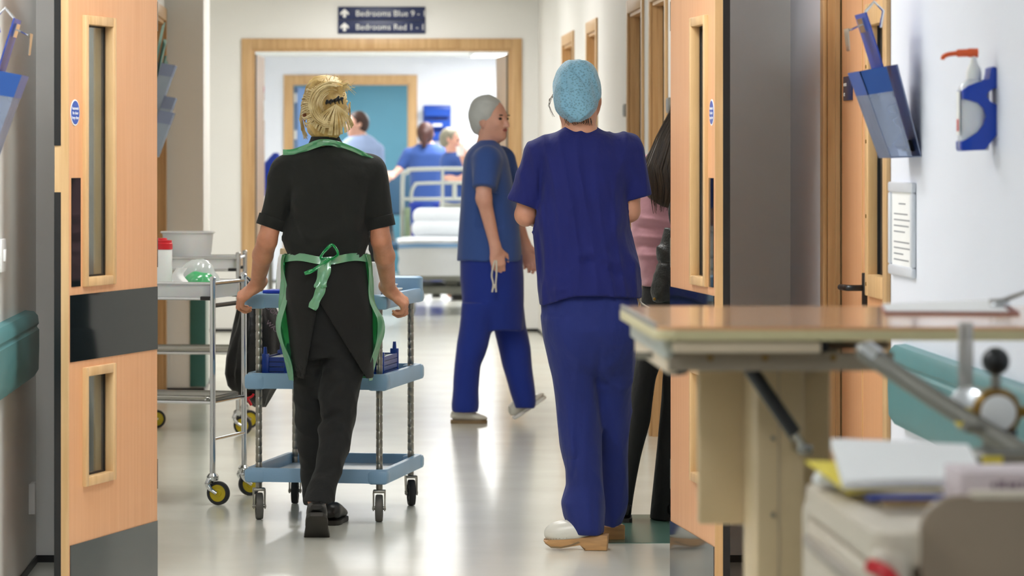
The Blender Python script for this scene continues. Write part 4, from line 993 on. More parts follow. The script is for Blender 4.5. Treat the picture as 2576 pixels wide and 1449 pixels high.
def nets(D, lo, h):
    S = D < 0
    c = S[:-1, :-1, :-1].astype(np.int8)
    tot = np.zeros_like(c)
    for i in (0, 1):
        for j in (0, 1):
            for k in (0, 1): tot += S[i:S.shape[0]-1+i, j:S.shape[1]-1+j, k:S.shape[2]-1+k]
    I = np.argwhere((tot > 0) & (tot < 8)); idx = np.full(tot.shape, -1, np.int32); idx[I[:, 0], I[:, 1], I[:, 2]] = np.arange(len(I))
    acc = np.zeros((len(I), 3)); cnt = np.zeros(len(I))
    cs = [(i, j, k) for i in (0, 1) for j in (0, 1) for k in (0, 1)]
    val = {q: D[I[:, 0]+q[0], I[:, 1]+q[1], I[:, 2]+q[2]].astype(float) for q in cs}
    for a in cs:
        for d in range(3):
            if a[d]: continue
            b = list(a); b[d] = 1; b = tuple(b); va, vb = val[a], val[b]; m = (va < 0) != (vb < 0)
            t = np.where(m, va/np.where(m, va-vb, 1), 0)
            p = np.zeros((len(I), 3)); p[:] = a; p[:, d] = t
            acc += p*m[:, None]; cnt += m
    V = lo+(I+acc/cnt[:, None])*h
    Fs = []
    for d in range(3):
        e = [slice(None)]*3; e2 = [slice(None)]*3; e[d] = slice(None, -1); e2[d] = slice(1, None)
        A, Bq = S[tuple(e)], S[tuple(e2)]; E = np.argwhere(A != Bq); u, v = (d+1) % 3, (d+2) % 3
        ok = (E[:, u] > 0) & (E[:, v] > 0) & (E[:, u] < S.shape[u]-1) & (E[:, v] < S.shape[v]-1); E = E[ok]
        q = []
        for du, dv in ((-1, -1), (0, -1), (0, 0), (-1, 0)):
            G = E.copy(); G[:, u] += du; G[:, v] += dv; q.append(idx[G[:, 0], G[:, 1], G[:, 2]])
        q = np.stack(q, 1); fl = ~A[E[:, 0], E[:, 1], E[:, 2]]; q[fl] = q[fl][:, ::-1]; Fs.append(q)
    return V, np.concatenate(Fs)
def relax(V, Fc, it):
    for _ in range(it):
        acc = np.zeros_like(V); cnt = np.zeros(len(V))
        for a, b in ((0, 1), (1, 2), (2, 3), (3, 0)):
            for p, q in ((a, b), (b, a)):
                for d in range(3): acc[:, d] += np.bincount(Fc[:, p], V[Fc[:, q], d], len(V))
                cnt += np.bincount(Fc[:, p], minlength=len(V))
        V = V*.5+.5*acc/np.maximum(cnt, 1)[:, None]
    return V
def folds(seed, amp, freq=(30, 30, 10), m=5, lean=1.0):
    """long soft creases; freq gives how often they repeat along x, y, z"""
    r = np.random.RandomState(seed); K = r.normal(0, 1, (m, 3))*np.array(freq)*.6; K2 = r.normal(0, 1, (m, 3))*np.array(freq)*.35; P = r.uniform(0, 6.28, (m, 2)); A = r.uniform(.4, 1, m); A /= A.sum()
    def f(x, y, z):
        v = 0
        for k, k2, p, a in zip(K, K2, P, A):
            v = v+a*(1-np.abs(np.sin(k[0]*x+k[1]*y+k[2]*z+p[0]+1.3*np.sin(k2[0]*x+k2[1]*y+k2[2]*z+p[1]))))**1.5
        return -amp*(v-.45)*2
    return f
def crease(p0, p1, w, depth, yside=-1, inward=1):
    """one pressed-in (or raised) line on the side facing yside"""
    p0, p1 = np.array(p0, float), np.array(p1, float); d = p1-p0; L2 = d@d
    def f(x, y, z):
        t = np.clip(((x-p0[0])*d[0]+(z-p0[2])*d[2])/(d[0]**2+d[2]**2+1e-9), 0, 1)
        q = (x-p0[0]-t*d[0])**2+(z-p0[2]-t*d[2])**2
        return inward*depth*np.exp(-q/(w*w))*(np.sign(yside*y) > 0)*np.sin(np.pi*np.clip(t, .02, .98))**.5
    return f
def thin(rows, k=.62): return [(r[0], r[1], r[2], r[3]*k, r[4]*k) for r in rows]
def unit(v): v = np.array(v, float); return v/np.linalg.norm(v)
def hand(S, wrist, f, n, thumb, curl=(55, 60, 40), sc=1.0, spread=.06, thumb_curl=.3, kb=.008):
    """palm, four jointed fingers and a thumb. f: finger direction, n: back of the hand, thumb: rough thumb side"""
    w = np.array(wrist, float); f = unit(f); n = np.array(n, float); n = unit(n-f*(n@f)); t = np.cross(f, n); t = t if t@np.array(thumb, float) > 0 else -t
    R = np.stack([f, t, n], 1)
    S.put(ell(w+f*.045*sc, (.052*sc, .039*sc, .0165*sc), R), .012)
    S.put(cone(w-f*.02*sc, w+f*.02*sc, .026*sc, .026*sc), .012)
    Ls = ((.040, .024, .019), (.045, .028, .021), (.042, .026, .020), (.033, .020, .018))
    for i, L in enumerate(Ls):
        off = (.028, .0095, -.0095, -.027)[i]*sc; base = w+f*(.082, .087, .084, .076)[i]*sc+t*off+n*.002*sc
        p = base-f*.03*sc; S.put(cone(p, base, .010*sc, .0102*sc), kb)
        dirv = unit(f+t*spread*(1.5-i)*.6); ang = 0; p = base; r = (.0095, .0098, .0094, .0084)[i]*sc
        S.put(ell(base+n*.002*sc, (.011*sc,)*3), .006)
        for j in range(3):
            ang += math.radians(curl[j]*(1+.06*(i-1.5))); d = dirv*math.cos(ang)-n*math.sin(ang); q = p+d*L[j]*sc
            S.put(cone(p, q, r*(1-.07*j), r*(1-.07*(j+1))), .003 if j else .005); p = q
    b = w+f*.02*sc+t*.026*sc-n*.004*sc; d = unit(f*.65+t*.75-n*.25); q = b+d*.038*sc
    S.put(cone(b-d*.01, q, .0135*sc, .0115*sc), .010)
    d2 = unit(f*.9+t*(.35-thumb_curl*.6)-n*thumb_curl); q2 = q+d2*.028*sc; S.put(cone(q, q2, .0108*sc, .0098*sc), .004)
    d3 = unit(f*.95+t*(.15-thumb_curl)-n*thumb_curl*1.4); S.put(cone(q2, q2+d3*.022*sc, .0098*sc, .0082*sc), .004)
def head(S, c, face, r=(.073, .092, .108), sc=1, up=(0, 0, 1)):
    """skull, jaw, nose, brow, mouth, ears round a centre; face: where it looks. returns the frame"""
    c = np.array(c, float); fz = unit(up); fy = np.array(face, float); fy = unit(fy-fz*(fy@fz)); fx = np.cross(fy, fz); R = np.stack([fx, fy, fz], 1)
    P = lambda a, b, d: c+fx*a*sc+fy*b*sc+fz*d*sc
    S.put(ell(P(0, -.008, .018), np.array((.072, .090, .088))*sc, R), .02)
    S.put(ell(P(0, .022, -.045), np.array((.056, .062, .068))*sc, R), .03)
    S.put(ell(P(0, .062, -.092), np.array((.024, .02, .02))*sc, R), .03)
    S.put(cone(P(0, .086, .0), P(0, .102, -.034), .007*sc, .0125*sc), .012)
    for s_ in (-1, 1):
        S.put(ell(P(s_*.012, .092, -.038), np.array((.008, .008, .007))*sc, R), .008)
        S.put(cone(P(s_*.012, .082, .018), P(s_*.04, .07, .016), .008*sc, .007*sc), .012)
        S.put(ell(P(s_*.036, .06, -.025), np.array((.02, .022, .018))*sc, R), .02)
        S.put(ell(P(s_*.074, -.006, -.012), np.array((.008, .019, .031))*sc, R), .005)
        S.put(ell(P(s_*.079, -.012, -.002), np.array((.006, .014, .02))*sc, R), .005)
    S.put(cone(P(-.018, .082, -.058), P(.018, .082, -.058), .0065*sc, .0065*sc), .006)
    return P, R
def face_bits(par, P, R, sc=1, lip='lips'):
    Mr = Matrix([list(r) for r in R])
    for s_ in (-1, 1): B().ball(P(s_*.031, .0775, .002), (.013*sc, .008*sc, .0075*sc), 12, Mr).obj('eye', 'eye_dark', par)
    B().ball(P(0, .086, -.057), (.021*sc, .006*sc, .0075*sc), 14, Mr).obj('mouth', lip, par)
    for s_ in (-1, 1): B().ball(P(s_*.031, .083, .02), (.019*sc, .005*sc, .004*sc), 10, Mr).obj('eyebrow', 'hair_brown', par)
def shoe(par, loc, ang, pitch, m='shoe_black', ms='sole_grey', L=.25, w=.046, name='shoe', open_heel=False, lift=0, roll=0):
    """foot shape: x runs to the toe; pitch lifts the heel"""
    M = Matrix.Translation(loc) @ Matrix.Rotation(ang, 4, 'Z') @ Matrix.Translation((L*.55, 0, 0)) @ Matrix.Rotation(pitch, 4, 'Y') @ Matrix.Translation((-L*.55, 0, lift))
    secs = [(-.004, .45, .03, .05), (.015, .75, .018, .075), (.05, .82, .014, .085), (.09, .8, .014, .082), (.13, .88, .012, .072), (.17, 1.0, .012, .056), (.205, .96, .014, .046), (.235, .72, .018, .038), (.252, .35, .022, .03)]
    k = L/.25
    def ring(x, f, zb, zt):
        hw = w*f; l = []
        for i in range(16):
            a = 2*PI*i/16; cx, cz = math.cos(a), math.sin(a); l.append((x*k, hw*(abs(cx)**.75)*(1 if cx > 0 else -1), (zb+zt)/2+(zt-zb)/2*(abs(cz)**.8)*(1 if cz > 0 else -1)))
        return l
    u = B().loops([ring(*s_) for s_ in secs]).obj(name, m, par, M=M)
    out = []
    for x, f, zb, zt in secs: out.append((x*k, w*f*1.06))
    poly = [(x, y) for x, y in out]+[(x, -y) for x, y in out[::-1]]
    B().prism(poly, .018, (0, 0, 0), (1, 0, 0), (0, 1, 0), bev=.003).obj('sole', ms, u, M=M)
    return u
def strands(b, paths, r=.0022, n=5):
    for p in paths:
        k = len(p); b.tube(p, [r*(1-.7*(i/(k-1))**2) for i in range(k)], n, cap=True)
class Person:
    def __init__(s, label, px, Y0, group=None):
        s.Y0 = Y0; s.X0 = at(px, 0, Y0).x; s.e = thing('person', label, 'person', (s.X0, Y0, 0), 0, group)
    def L(s, px, py, dy=0): p = at(px, py, s.Y0+dy); return np.array((p.x-s.X0, dy, p.z))
    def rows(s, lst):
        out = []
        for py, xl, xr, cy, ry in lst:
            a, b = s.L(xl, py, cy), s.L(xr, py, cy); out.append((a[2], (a[0]+b[0])/2, cy, (b[0]-a[0])/2, ry))
        return out

# ================================================================ woman in black with the green apron
def blonde():
    p = Person('blonde woman in a black polo shirt and green plastic apron pushing the blue trolley', 825, 13.95); e = p.e; L = p.L
    b = SDF(.0048)
    hc = L(817, 277, .03)
    P, R = head(b, hc, (-.12, 1, -.12), sc=1.03)
    b.put(cone(L(818, 372, -.005), L(818, 320, .012), .049, .047), .02)
    b.put(loft(p.rows([(362, 790, 848, 0, .05), (400, 735, 915, 0, .08), (470, 730, 925, 0, .09), (600, 740, 905, 0, .09), (700, 735, 915, 0, .1), (780, 740, 912, 0, .09)])), .03)
    sh = {-1: L(716, 432), 1: L(940, 432)}; el = {-1: L(672, 606, -.025), 1: L(958, 604, -.025)}; wr = {-1: L(647, 716, .21), 1: L(978, 728, .20)}
    for s_ in (-1, 1):
        b.put(cone(sh[s_], el[s_], .040, .036), .012)
        mid = el[s_]*.68+wr[s_]*.32+np.array((s_*.004, -.006, 0))
        b.put(cone(el[s_], mid, .037, .0385), .012); b.put(cone(mid, wr[s_], .0375, .0255), .012)
        b.put(ell(el[s_]+np.array((s_*.004, -.02, .002)), (.02, .018, .024)), .012)
    hand(b, wr[-1], (-.74, .22, -.62), (-.5, -.42, .75), (.2, 1, 0), (40, 62, 45), .98)
    hand(b, wr[1], (.72, .20, -.66), (.5, -.42, .75), (-.2, 1, 0), (46, 66, 45), .98)
    LL = p.rows([(820, 733, 835, .0, .10), (900, 736, 832, .03, .095), (1000, 738, 824, .08, .085), (1100, 744, 818, .12, .078), (1180, 752, 816, .15, .07), (1250, 757, 820, .17, .07), (1272, 760, 838, .18, .078)])
    LR = p.rows([(820, 822, 926, -.01, .105), (900, 812, 922, -.01, .1), (1000, 802, 906, -.04, .09), (1060, 800, 896, -.07, .08), (1120, 798, 880, -.13, .075), (1180, 790, 866, -.19, .07), (1230, 772, 850, -.24, .072), (1262, 756, 843, -.27, .075)])
    b.put(loft(thin(LL)), .02); b.put(loft(thin(LR)), .02); b.put(cone(L(800, 1235, -.24), L(796, 1285, -.30), .034, .03), .01)
    b.mesh('body', 'skin_tan', e)
    # polo shirt
    t = SDF(.0052)
    t.put(loft(p.rows([(356, 782, 856, -.0, .058), (366, 768, 878, 0, .066), (380, 740, 910, -.003, .08), (400, 716, 938, -.008, .098), (440, 706, 950, -.012, .116), (500, 716, 938, -.012, .122), (560, 717, 926, -.008, .12),
                       (598, 711, 930, -.008, .122), (620, 711, 924, -.006, .12), (640, 719, 918, -.002, .11), (668, 722, 918, 0, .106)]), .022, 2.35))
    for s_, (a, ra, h_, rb) in {-1: (L(727, 434), .073, L(681, 568, -.006), .0485), 1: (L(926, 432), .073, L(958, 568, -.006), .0485)}.items():
        slv = cone(a, h_+(h_-a)*.25, ra, rb-.003); t.put(slv, .02)
        d = unit(h_-a); tor = t.ops[0][0][0]
        t.cut(lambda x, y, z, d=d, h_=h_, s_=s_, slv=slv: np.where((s_*(x-h_[0]) > -.09) & (slv[0](x, y, z) < tor(x, y, z)), (x-h_[0])*d[0]+(y-h_[1])*d[1]+(z-h_[2])*d[2], -1))
        t.sub(cone(h_+d*.03, h_+d*.2, rb-.007, rb-.007))
    t.wrinkle(folds(4, .009, (26, 20, 16)))
    for c in (crease(L(735, 470), L(722, 560), .013, .010), crease(L(742, 545), L(775, 610), .012, -.012), crease(L(728, 520), L(760, 590), .012, .008), crease(L(722, 610), L(915, 625), .014, .007), crease(L(925, 480), L(905, 590), .014, .007),
              crease(L(800, 610), L(860, 560), .018, -.005)): t.wrinkle(c)
    t.mesh('polo_shirt', 'polo_black', e, 2)
    for s_, (a, h_) in {-1: (L(727, 434), L(681, 568, -.006)), 1: (L(926, 432), L(958, 568, -.006))}.items():
        d = unit(h_-a); B().lathe([(.0525, -.034), (.0555, -.032), (.0545, .006), (.0535, .008), (.045, .008), (.045, -.034), (.0525, -.034)], h_, d, 32, False).obj('sleeve_cuff', 'polo_black', e)
    c = SDF(.005); c.put(loft(p.rows([(343, 783, 853, .004, .060), (352, 780, 857, .002, .064), (368, 772, 870, -.003, .072)]), .01)); c.sub(loft(p.rows([(330, 788, 848, .006, .054), (356, 786, 851, .004, .057)]), .01)); c.mesh('collar', 'polo_black', e)
    # trousers
    q = SDF(.0055)
    q.put(loft(p.rows([(650, 724, 916, 0, .1), (720, 722, 922, -.005, .115), (780, 726, 928, -.01, .12), (850, 732, 926, -.01, .115), (900, 735, 922, -.005, .1)])))
    q.put(loft(LL), .03)
    q.put(loft(LR), .02)
    q.wrinkle(folds(8, .010, (18, 18, 22)))
    for c in (crease(L(880, 960), L(795, 1010), .02, -.008), crease(L(800, 1060), L(865, 1030), .015, .012), crease(L(795, 1080), L(870, 1060), .012, -.008), crease(L(800, 1180), L(850, 1160), .015, .008)): q.wrinkle(c)
    q.mesh('trousers', 'trouser_black', e, 2)
    # black wrap apron, open at the back
    a = SDF(.0055)
    a.put(loft(p.rows([(646, 720, 919, 0, .112), (700, 716, 926, -.004, .128), (760, 716, 936, -.008, .142), (850, 726, 941, -.008, .15), (953, 738, 943, -.005, .155)]), .03, 2.3))
    A0, Al, Ar = L(802, 752), L(766, 955), L(925, 955)
    def wedge(x, y, z):
        k = np.clip((A0[2]-z)/(A0[2]-Al[2]), 0, 1.2); xl = A0[0]+(Al[0]-A0[0])*k; xr = A0[0]+(Ar[0]-A0[0])*k
        return np.where(y < .02, np.minimum(np.minimum(x-xl, xr-x), (A0[2]-z)), -1)
    a.cut(wedge); a.sub(loft([(r[0], r[1], r[2], r[3]-.012, r[4]-.012) for r in p.rows([(820, 726, 938, -.008, .149), (990, 738, 944, -.005, .157)])], .02, 2.3))
    a.wrinkle(folds(21, .006, (22, 16, 6))); a.mesh('waist_apron', 'apron_black', e, 2)
    # green plastic apron
    prof = p.rows([(640, 716, 925, 0, .118), (700, 708, 938, 0, .136), (760, 702, 946, 0, .155), (800, 702, 960, 0, .165), (870, 706, 955, 0, .165), (955, 728, 938, 0, .165)])
    prof.sort(); pz = [r[0] for r in prof]
    def gp(z): return [np.interp(z, pz, [r[i] for r in prof]) for i in range(1, 5)]
    z0, z1 = pz[0], pz[-1]
    def green(u, v):
        z = z0+(z1-z0)*v; cx, cy, rx, ry = gp(z); th = math.radians(-25+230*u); k = 1+.02*math.sin(9*th+z*20)+.012*math.sin(23*th-z*31)
        fl = .012*math.sin(z*25+2)*(1 if u > .9 or u < .1 else .3)
        return (cx+(rx+fl)*k*math.cos(th), cy+ry*k*math.sin(th), z)
    ga = B().sheet(green, 60, 26, .0015).obj('plastic_apron', 'apron_green', e, sharp=70)
    def band(u, v):
        th = 2*PI*u; z = L(0, 660, -.1)[2]+.028*v+.004*math.sin(5*th)-.004*math.sin(3*th); cx, cy, rx, ry = gp(min(z, z1)); k = 1.012+.012*math.sin(31*th+20*v)
        return (cx+rx*k*math.cos(th), cy+ry*k*math.sin(th)-.002, z)
    B().sheet(band, 90, 5, .0015).obj('waist_tie', 'apron_green', ga, sharp=70)
    def ribbon(name, pts, w, m='tie_green', tw=0.0):
        P_ = bez(pts, 6); n_ = len(P_)-1
        def f(u, v):
            i = min(int(u*n_), n_-1); t_ = u*n_-i; c_ = P_[i].lerp(P_[i+1], t_); d = (P_[i+1]-P_[i]).normalized(); s_ = d.cross(Vector((0, 1, 0))).normalized()
            a_ = tw*math.sin(6*u); s_ = s_*math.cos(a_)+Vector((0, 1, 0))*math.sin(a_); return c_+s_*w*(v-.5)*(1-.12*math.sin(14*u))+Vector((0, .004*math.sin(9*v+11*u), 0))
        return B().sheet(f, n_, 4, .0015).obj(name, m, ga, sharp=70)
    yb = -.135
    ribbon('tie_loop', [L(822, 652, yb), L(806, 648, yb-.015), L(826, 622, yb-.02), L(838, 617, yb-.022), L(850, 640, yb-.02), L(830, 654, yb)], .010, tw=.7)
    ribbon('tie_loop', [L(830, 650, yb-.005), L(808, 668, yb-.02), L(783, 682, yb-.024), L(766, 688, yb-.02)], .013, tw=.5)
    ribbon('tie_end', [L(820, 652, yb-.004), L(816, 680, yb-.02), L(807, 715, yb-.024), L(806, 724, yb-.024)], .044, 'apron_green', .25)
    ribbon('tie_end', [L(812, 700, yb-.018), L(806, 730, yb-.026), L(793, 760, yb-.028), L(785, 777, yb-.026)], .034, 'apron_green', .3)
    ribbon('neck_strap', [L(712, 384, -.02), L(738, 382, -.045), L(770, 372, -.062), L(800, 361, -.074), L(822, 358, -.078), L(850, 363, -.072), L(890, 380, -.060), L(920, 394, -.05), L(946, 408, -.03)], .024, 'apron_green', .25)
    # shoes
    f1 = at(797, 1350, 13.62); shoe(e, (f1.x-p.X0, -.46, .0), PI/2, math.radians(38), L=.25, w=.047)
    f2 = at(826, 1308, 14.2); shoe(e, (f2.x-p.X0+.005, .11, .0), PI/2-.12, 0, L=.25, w=.046)
    # hair
    hsd = SDF(.005)
    hsd.put(ell(hc+np.array((-.002, -.012, .028)), (.083, .102, .098)))
    hsd.put(ell(hc+np.array((.0, -.03, -.03)), (.072, .082, .078)), .03); hsd.put(ell(hc+np.array((.004, -.045, -.075)), (.052, .05, .04)), .03)
    hsd.put(ell(L(838, 262, -.075), (.046, .034, .052)), .025); hsd.put(ell(L(846, 305, -.07), (.026, .022, .026)), .02); hsd.put(ell(L(826, 218, -.01), (.058, .06, .032)), .03)
    roll = [L(x, y, d) for x, y, d in ((852, 226, -.055), (826, 222, -.075), (803, 236, -.09), (792, 262, -.10), (798, 288, -.098), (820, 304, -.092), (840, 300, -.09))]
    for a_, c_ in zip(roll, roll[1:]): hsd.put(cone(a_, c_, .021, .021), .014)
    hsd.cut(lambda x, y, z: np.where((np.abs(x-hc[0]) > .066) & (z < hc[2]-.008) & (z > hc[2]-.075) & (y > -.035), .01, -1))
    hsd.cut(lambda x, y, z: np.where(z < hc[2]+.05, (y-hc[1]-.035), -1))
    hsd.wrinkle(folds(33, .006, (50, 50, 30))); hair = hsd.mesh('hair', 'hair_blonde', e)
    rr = np.random.RandomState(5); clip = L(842, 258, -.105); paths = []
    cc = hc+np.array((0, -.015, .01)); rad = np.array((.085, .106, .108))
    for i in range(230):
        th = rr.uniform(-.25, PI+.25); ph = rr.uniform(-1.0, 1.25)
        d0 = unit((math.cos(th)*math.cos(ph), -.15+.9*abs(math.sin(th))*math.cos(ph)*(-.35 if rr.rand() < .5 else .2), math.sin(ph))); d1 = unit((clip-cc)/rad+rr.normal(0, .12, 3)); pts = []
        bow = rr.uniform(-.02, .05); k1 = rr.uniform(.985, 1.035)
        for j in range(8):
            u = j/7; d = unit(d0*(1-u)+d1*u+np.array((0, 0, -bow*8*u*(1-u)))); pts.append(Vector(cc+d*rad*(k1+.03*math.sin(PI*u)+rr.normal(0, .004))))
        paths.append(pts)
    for i in range(46):                              # twist below the clip
        a0 = rr.uniform(-1.3, 1.3); s0 = L(838+60*math.sin(a0)*.9, 300+40*math.cos(a0), -.075); pts = []
        for j in range(6):
            u = j/5; c_ = s0*(1-u)+L(845, 262, -.115)*u; pts.append(Vector(c_+np.array((.012*math.sin(PI*u)*math.sin(a0), -.028*math.sin(PI*u), 0))))
        paths.append(pts)
    for i in range(110):                             # hair combed round the roll
        a0 = rr.uniform(-2.4, 1.2); k = rr.uniform(.85, 1.12); pts = []
        for j, q_ in enumerate(roll): pts.append(q_)
        off = rr.normal(0, .003, 3); out = np.array((math.sin(a0)*.021*k, -math.cos(a0)*.021*k, 0)); cen = L(832, 264, -.085); ps = []
        for q_ in bez([Vector(v) for v in pts], 3):
            r_ = np.array(q_)-cen; r_[1] = 0; r_ = r_/(np.linalg.norm(r_)+1e-6); ps.append(Vector(np.array(q_)+r_*math.sin(a0)*.0215*k+np.array((0, -math.cos(a0)*.0215*k, 0))+off))
        s0 = rr.randint(0, 5); paths.append(ps[s0:])
    bb = B(); strands(bb, paths, .0026); bb.obj('hair_strands', 'hair_straw', hair); paths = []
    for i in range(54):                              # spiky ends over the crown
        s0 = L(rr.uniform(800, 862), rr.uniform(208, 236), rr.uniform(-.07, 0)); a0 = rr.uniform(-.5, 1.1); ln = rr.uniform(.02, .05); d = np.array((math.sin(a0), rr.uniform(-.4, .1), math.cos(a0)))
        paths.append([Vector(s0), Vector(s0+d*ln*.5), Vector(s0+d*ln+np.array((.012*rr.rand(), 0, -.008)))])
    for i in range(16):
        s0 = L(862, 222+rr.uniform(-8, 10), -.07); paths.append([Vector(s0), Vector(s0+np.array((.018, -.01, .006+rr.normal(0, .006)))), Vector(s0+np.array((.04*rr.rand()+.01, -.01, rr.normal(0, .01))))])
    for i in range(30):                              # long wisps in front of the ear
        s0 = L(763+rr.uniform(-4, 4), rr.uniform(255, 275), .03+rr.uniform(-.02, .03)); paths.append([Vector(s0), Vector(L(756+rr.uniform(-3, 4), 300, .05)), Vector(L(762+rr.uniform(-4, 5), 328, .055)), Vector(L(768+rr.uniform(-4, 7), rr.uniform(335, 352), .055))])
    for i in range(8): s0 = L(878+rr.uniform(-3, 3), rr.uniform(255, 275), .03); paths.append([Vector(s0), Vector(L(881, 295, .05)), Vector(L(876, rr.uniform(320, 335), .05))])
    bb = B(); strands(bb, paths[:70], .0020, 4); bb.obj('crown_hair', 'hair_straw', hair)
    bb = B(); strands(bb, paths[70:100], .0020, 4); bb.obj('side_wisp', 'hair_straw', hair); bb = B(); strands(bb, paths[100:], .0020, 4); bb.obj('side_wisp', 'hair_straw', hair)
    cp = SDF(.003)
    for dx in (-20, -10, 0, 9, 17): cp.put(cone(L(843+dx, 250+abs(dx)*.1, -.122), L(843+dx*1.15, 262, -.118), .004, .0025), .002)
    cp.put(cone(L(822, 258, -.116), L(862, 247, -.116), .0055, .0055), .004); cp.put(cone(L(846, 252, -.125), L(852, 243, -.128), .006, .004), .004); cp.mesh('hair_clip', 'plastic_black', hair)
    B().lathe([(.0105, -.002), (.0112, 0), (.0105, .002)], (L(606, 768, .27)), (-.3, .3, -1), 16).obj('ring', 'brass', e)
blonde()

# ================================================================ nurse in navy scrubs, blue cap
def clog(par, loc, ang):
    M = Matrix.Translation(loc) @ Matrix.Rotation(ang, 4, 'Z'); L_ = .225
    u = SDF(.004); u.put(ell((.165, 0, .056), (.057, .043, .040))); u.put(ell((.112, 0, .064), (.075, .044, .041)), .02); u.cut(lambda x, y, z: .037+.012*np.clip((.1-x)*8, 0, 1)-.014*np.clip((x-.13)*12, 0, 1)-z)
    u.cut(lambda x, y, z: (.058-x)+.6*(z-.05)); o = u.mesh('clog', 'clog_white', par); o.data.transform(M)
    prof = [(0, 0), (.078, 0), (.090, .026), (.125, .014), (.16, .006), (.195, .008), (.215, .022), (.222, .034), (.2, .036), (.15, .032), (.10, .042), (.05, .054), (-.004, .054)]
    b = B().prism(prof, .082, (0, .041, 0), (1, 0, 0), (0, 0, 1), bev=.006); b.obj('wooden_sole', 'clog_wood', o, M=M)
    pr = [(.092, .0285), (.125, .0165), (.16, .008), (.195, .0095), (.214, .023), (.216, .027), (.195, .014), (.16, .0125), (.125, .021), (.10, .032)]
    B().prism(pr, .086, (0, .043, 0), (1, 0, 0), (0, 0, 1)).obj('tread', 'sole_brown', o, M=M)
    bb = B()
    for k in range(22):
        a = -2.1+4.2*k/21; bb.ball((.135+.086*math.cos(a*.72), .0415*math.sin(a*.95) if abs(a) < 1.9 else .041*math.copysign(1, a), .041-.006*math.cos(a)), .0014, 6)
    bb.obj('studs', 'sole_brown', o, M=M)
    return o
def navy():
    p = Person('nurse in navy scrubs, blue mesh cap and wooden clogs', 1470, 13.3); e = p.e; L = p.L
    b = SDF(.005); hc = L(1452, 252, .015); head(b, hc, (-.15, 1, -.1), sc=1.0)
    b.put(cone(L(1461, 345, -.01), L(1456, 290, .005), .060, .054), .03)
    b.put(loft(p.rows([(330, 1425, 1500, 0, .05), (370, 1370, 1555, 0, .08), (450, 1365, 1560, 0, .09), (600, 1375, 1570, 0, .09), (750, 1375, 1590, 0, .1), (850, 1385, 1585, 0, .09)])), .03)
    for sh, el, wr, sd in ((L(1352, 410), L(1322, 540, .0), L(1392, 556, .20), -1), (L(1588, 400), L(1583, 530, 0), L(1512, 556, .20), 1)):
        b.put(cone(sh, el, .042, .037), .012); b.put(ell(el+np.array((0, -.008, -.006)), (.032, .034, .034)), .012); b.put(cone(el, el*.6+wr*.4, .037, .034), .012); b.put(cone(el*.6+wr*.4, wr, .034, .025), .012)
        hand(b, wr, (-sd*.85, .35, .1), (0, 1, .15), (0, .1, 1), (15, 25, 20), .95)
    LL = p.rows([(800, 1365, 1480, -.02, .125), (860, 1371, 1494, -.015, .125), (940, 1381, 1503, -.005, .105), (1000, 1390, 1508, 0, .095), (1060, 1397, 1512, 0, .088), (1120, 1407, 1515, -.005, .084), (1180, 1425, 1518, -.02, .08), (1220, 1428, 1520, -.03, .08), (1265, 1411, 1523, -.05, .088), (1300, 1418, 1524, -.065, .09), (1326, 1430, 1525, -.075, .085), (1347, 1440, 1525, -.08, .07)])
    LR = p.rows([(800, 1495, 1609, -.01, .125), (860, 1494, 1603, .0, .12), (940, 1490, 1596, .04, .11), (1000, 1490, 1589, .07, .1), (1100, 1492, 1585, .11, .09), (1200, 1495, 1584, .15, .085), (1280, 1498, 1581, .19, .085), (1324, 1506, 1567, .21, .085)])
    b.put(loft(thin(LL)), .02); b.put(loft(thin(LR)), .02)
    b.mesh('body', 'skin', e)
    t = SDF(.0052)
    t.put(loft(p.rows([(316, 1430, 1494, .0, .05), (325, 1408, 1514, 0, .062), (340, 1372, 1543, -.002, .082), (358, 1352, 1570, -.006, .098), (400, 1344, 1586, -.012, .116), (450, 1343, 1586, -.014, .122), (520, 1342, 1584, -.012, .126), (575, 1342, 1585, -.012, .126),
                       (620, 1343, 1598, -.012, .13), (670, 1343, 1610, -.015, .137), (720, 1346, 1614, -.02, .146), (750, 1350, 1614, -.022, .15), (785, 1354, 1613, -.022, .15)]), .022, 2.4))
    SL = {-1: (L(1372, 400), .088, L(1319, 517, -.004), .062), 1: (L(1566, 392), .088, L(1603, 500, -.004), .056)}
    for s_, (a, ra, h_, rb) in SL.items():
        slv = cone(a, h_+(h_-a)*.3, ra, rb-.003); t.put(slv, .02); d = unit(h_-a); d = unit(d+np.array((s_*.0, 0, -.25))); tor = t.ops[0][0][0]
        t.cut(lambda x, y, z, d=d, h_=h_, s_=s_, slv=slv: np.where((s_*(x-h_[0]) > -.09) & (slv[0](x, y, z) < tor(x, y, z)), (x-h_[0])*d[0]+(y-h_[1])*d[1]+(z-h_[2])*d[2], -1)); t.sub(cone(h_+d*.04, h_+d*.2, rb-.007, rb-.006))
    hp = [L(x, y, -.1) for x, y in ((1340, 778), (1357, 773), (1385, 764), (1415, 752), (1445, 745), (1500, 744), (1560, 748), (1615, 753))]; hx, hz = [q[0] for q in hp], [q[2] for q in hp]
    t.cut(lambda x, y, z: np.interp(x, hx, hz)-z)
    t.wrinkle(folds(12, .011, (30, 22, 10)))
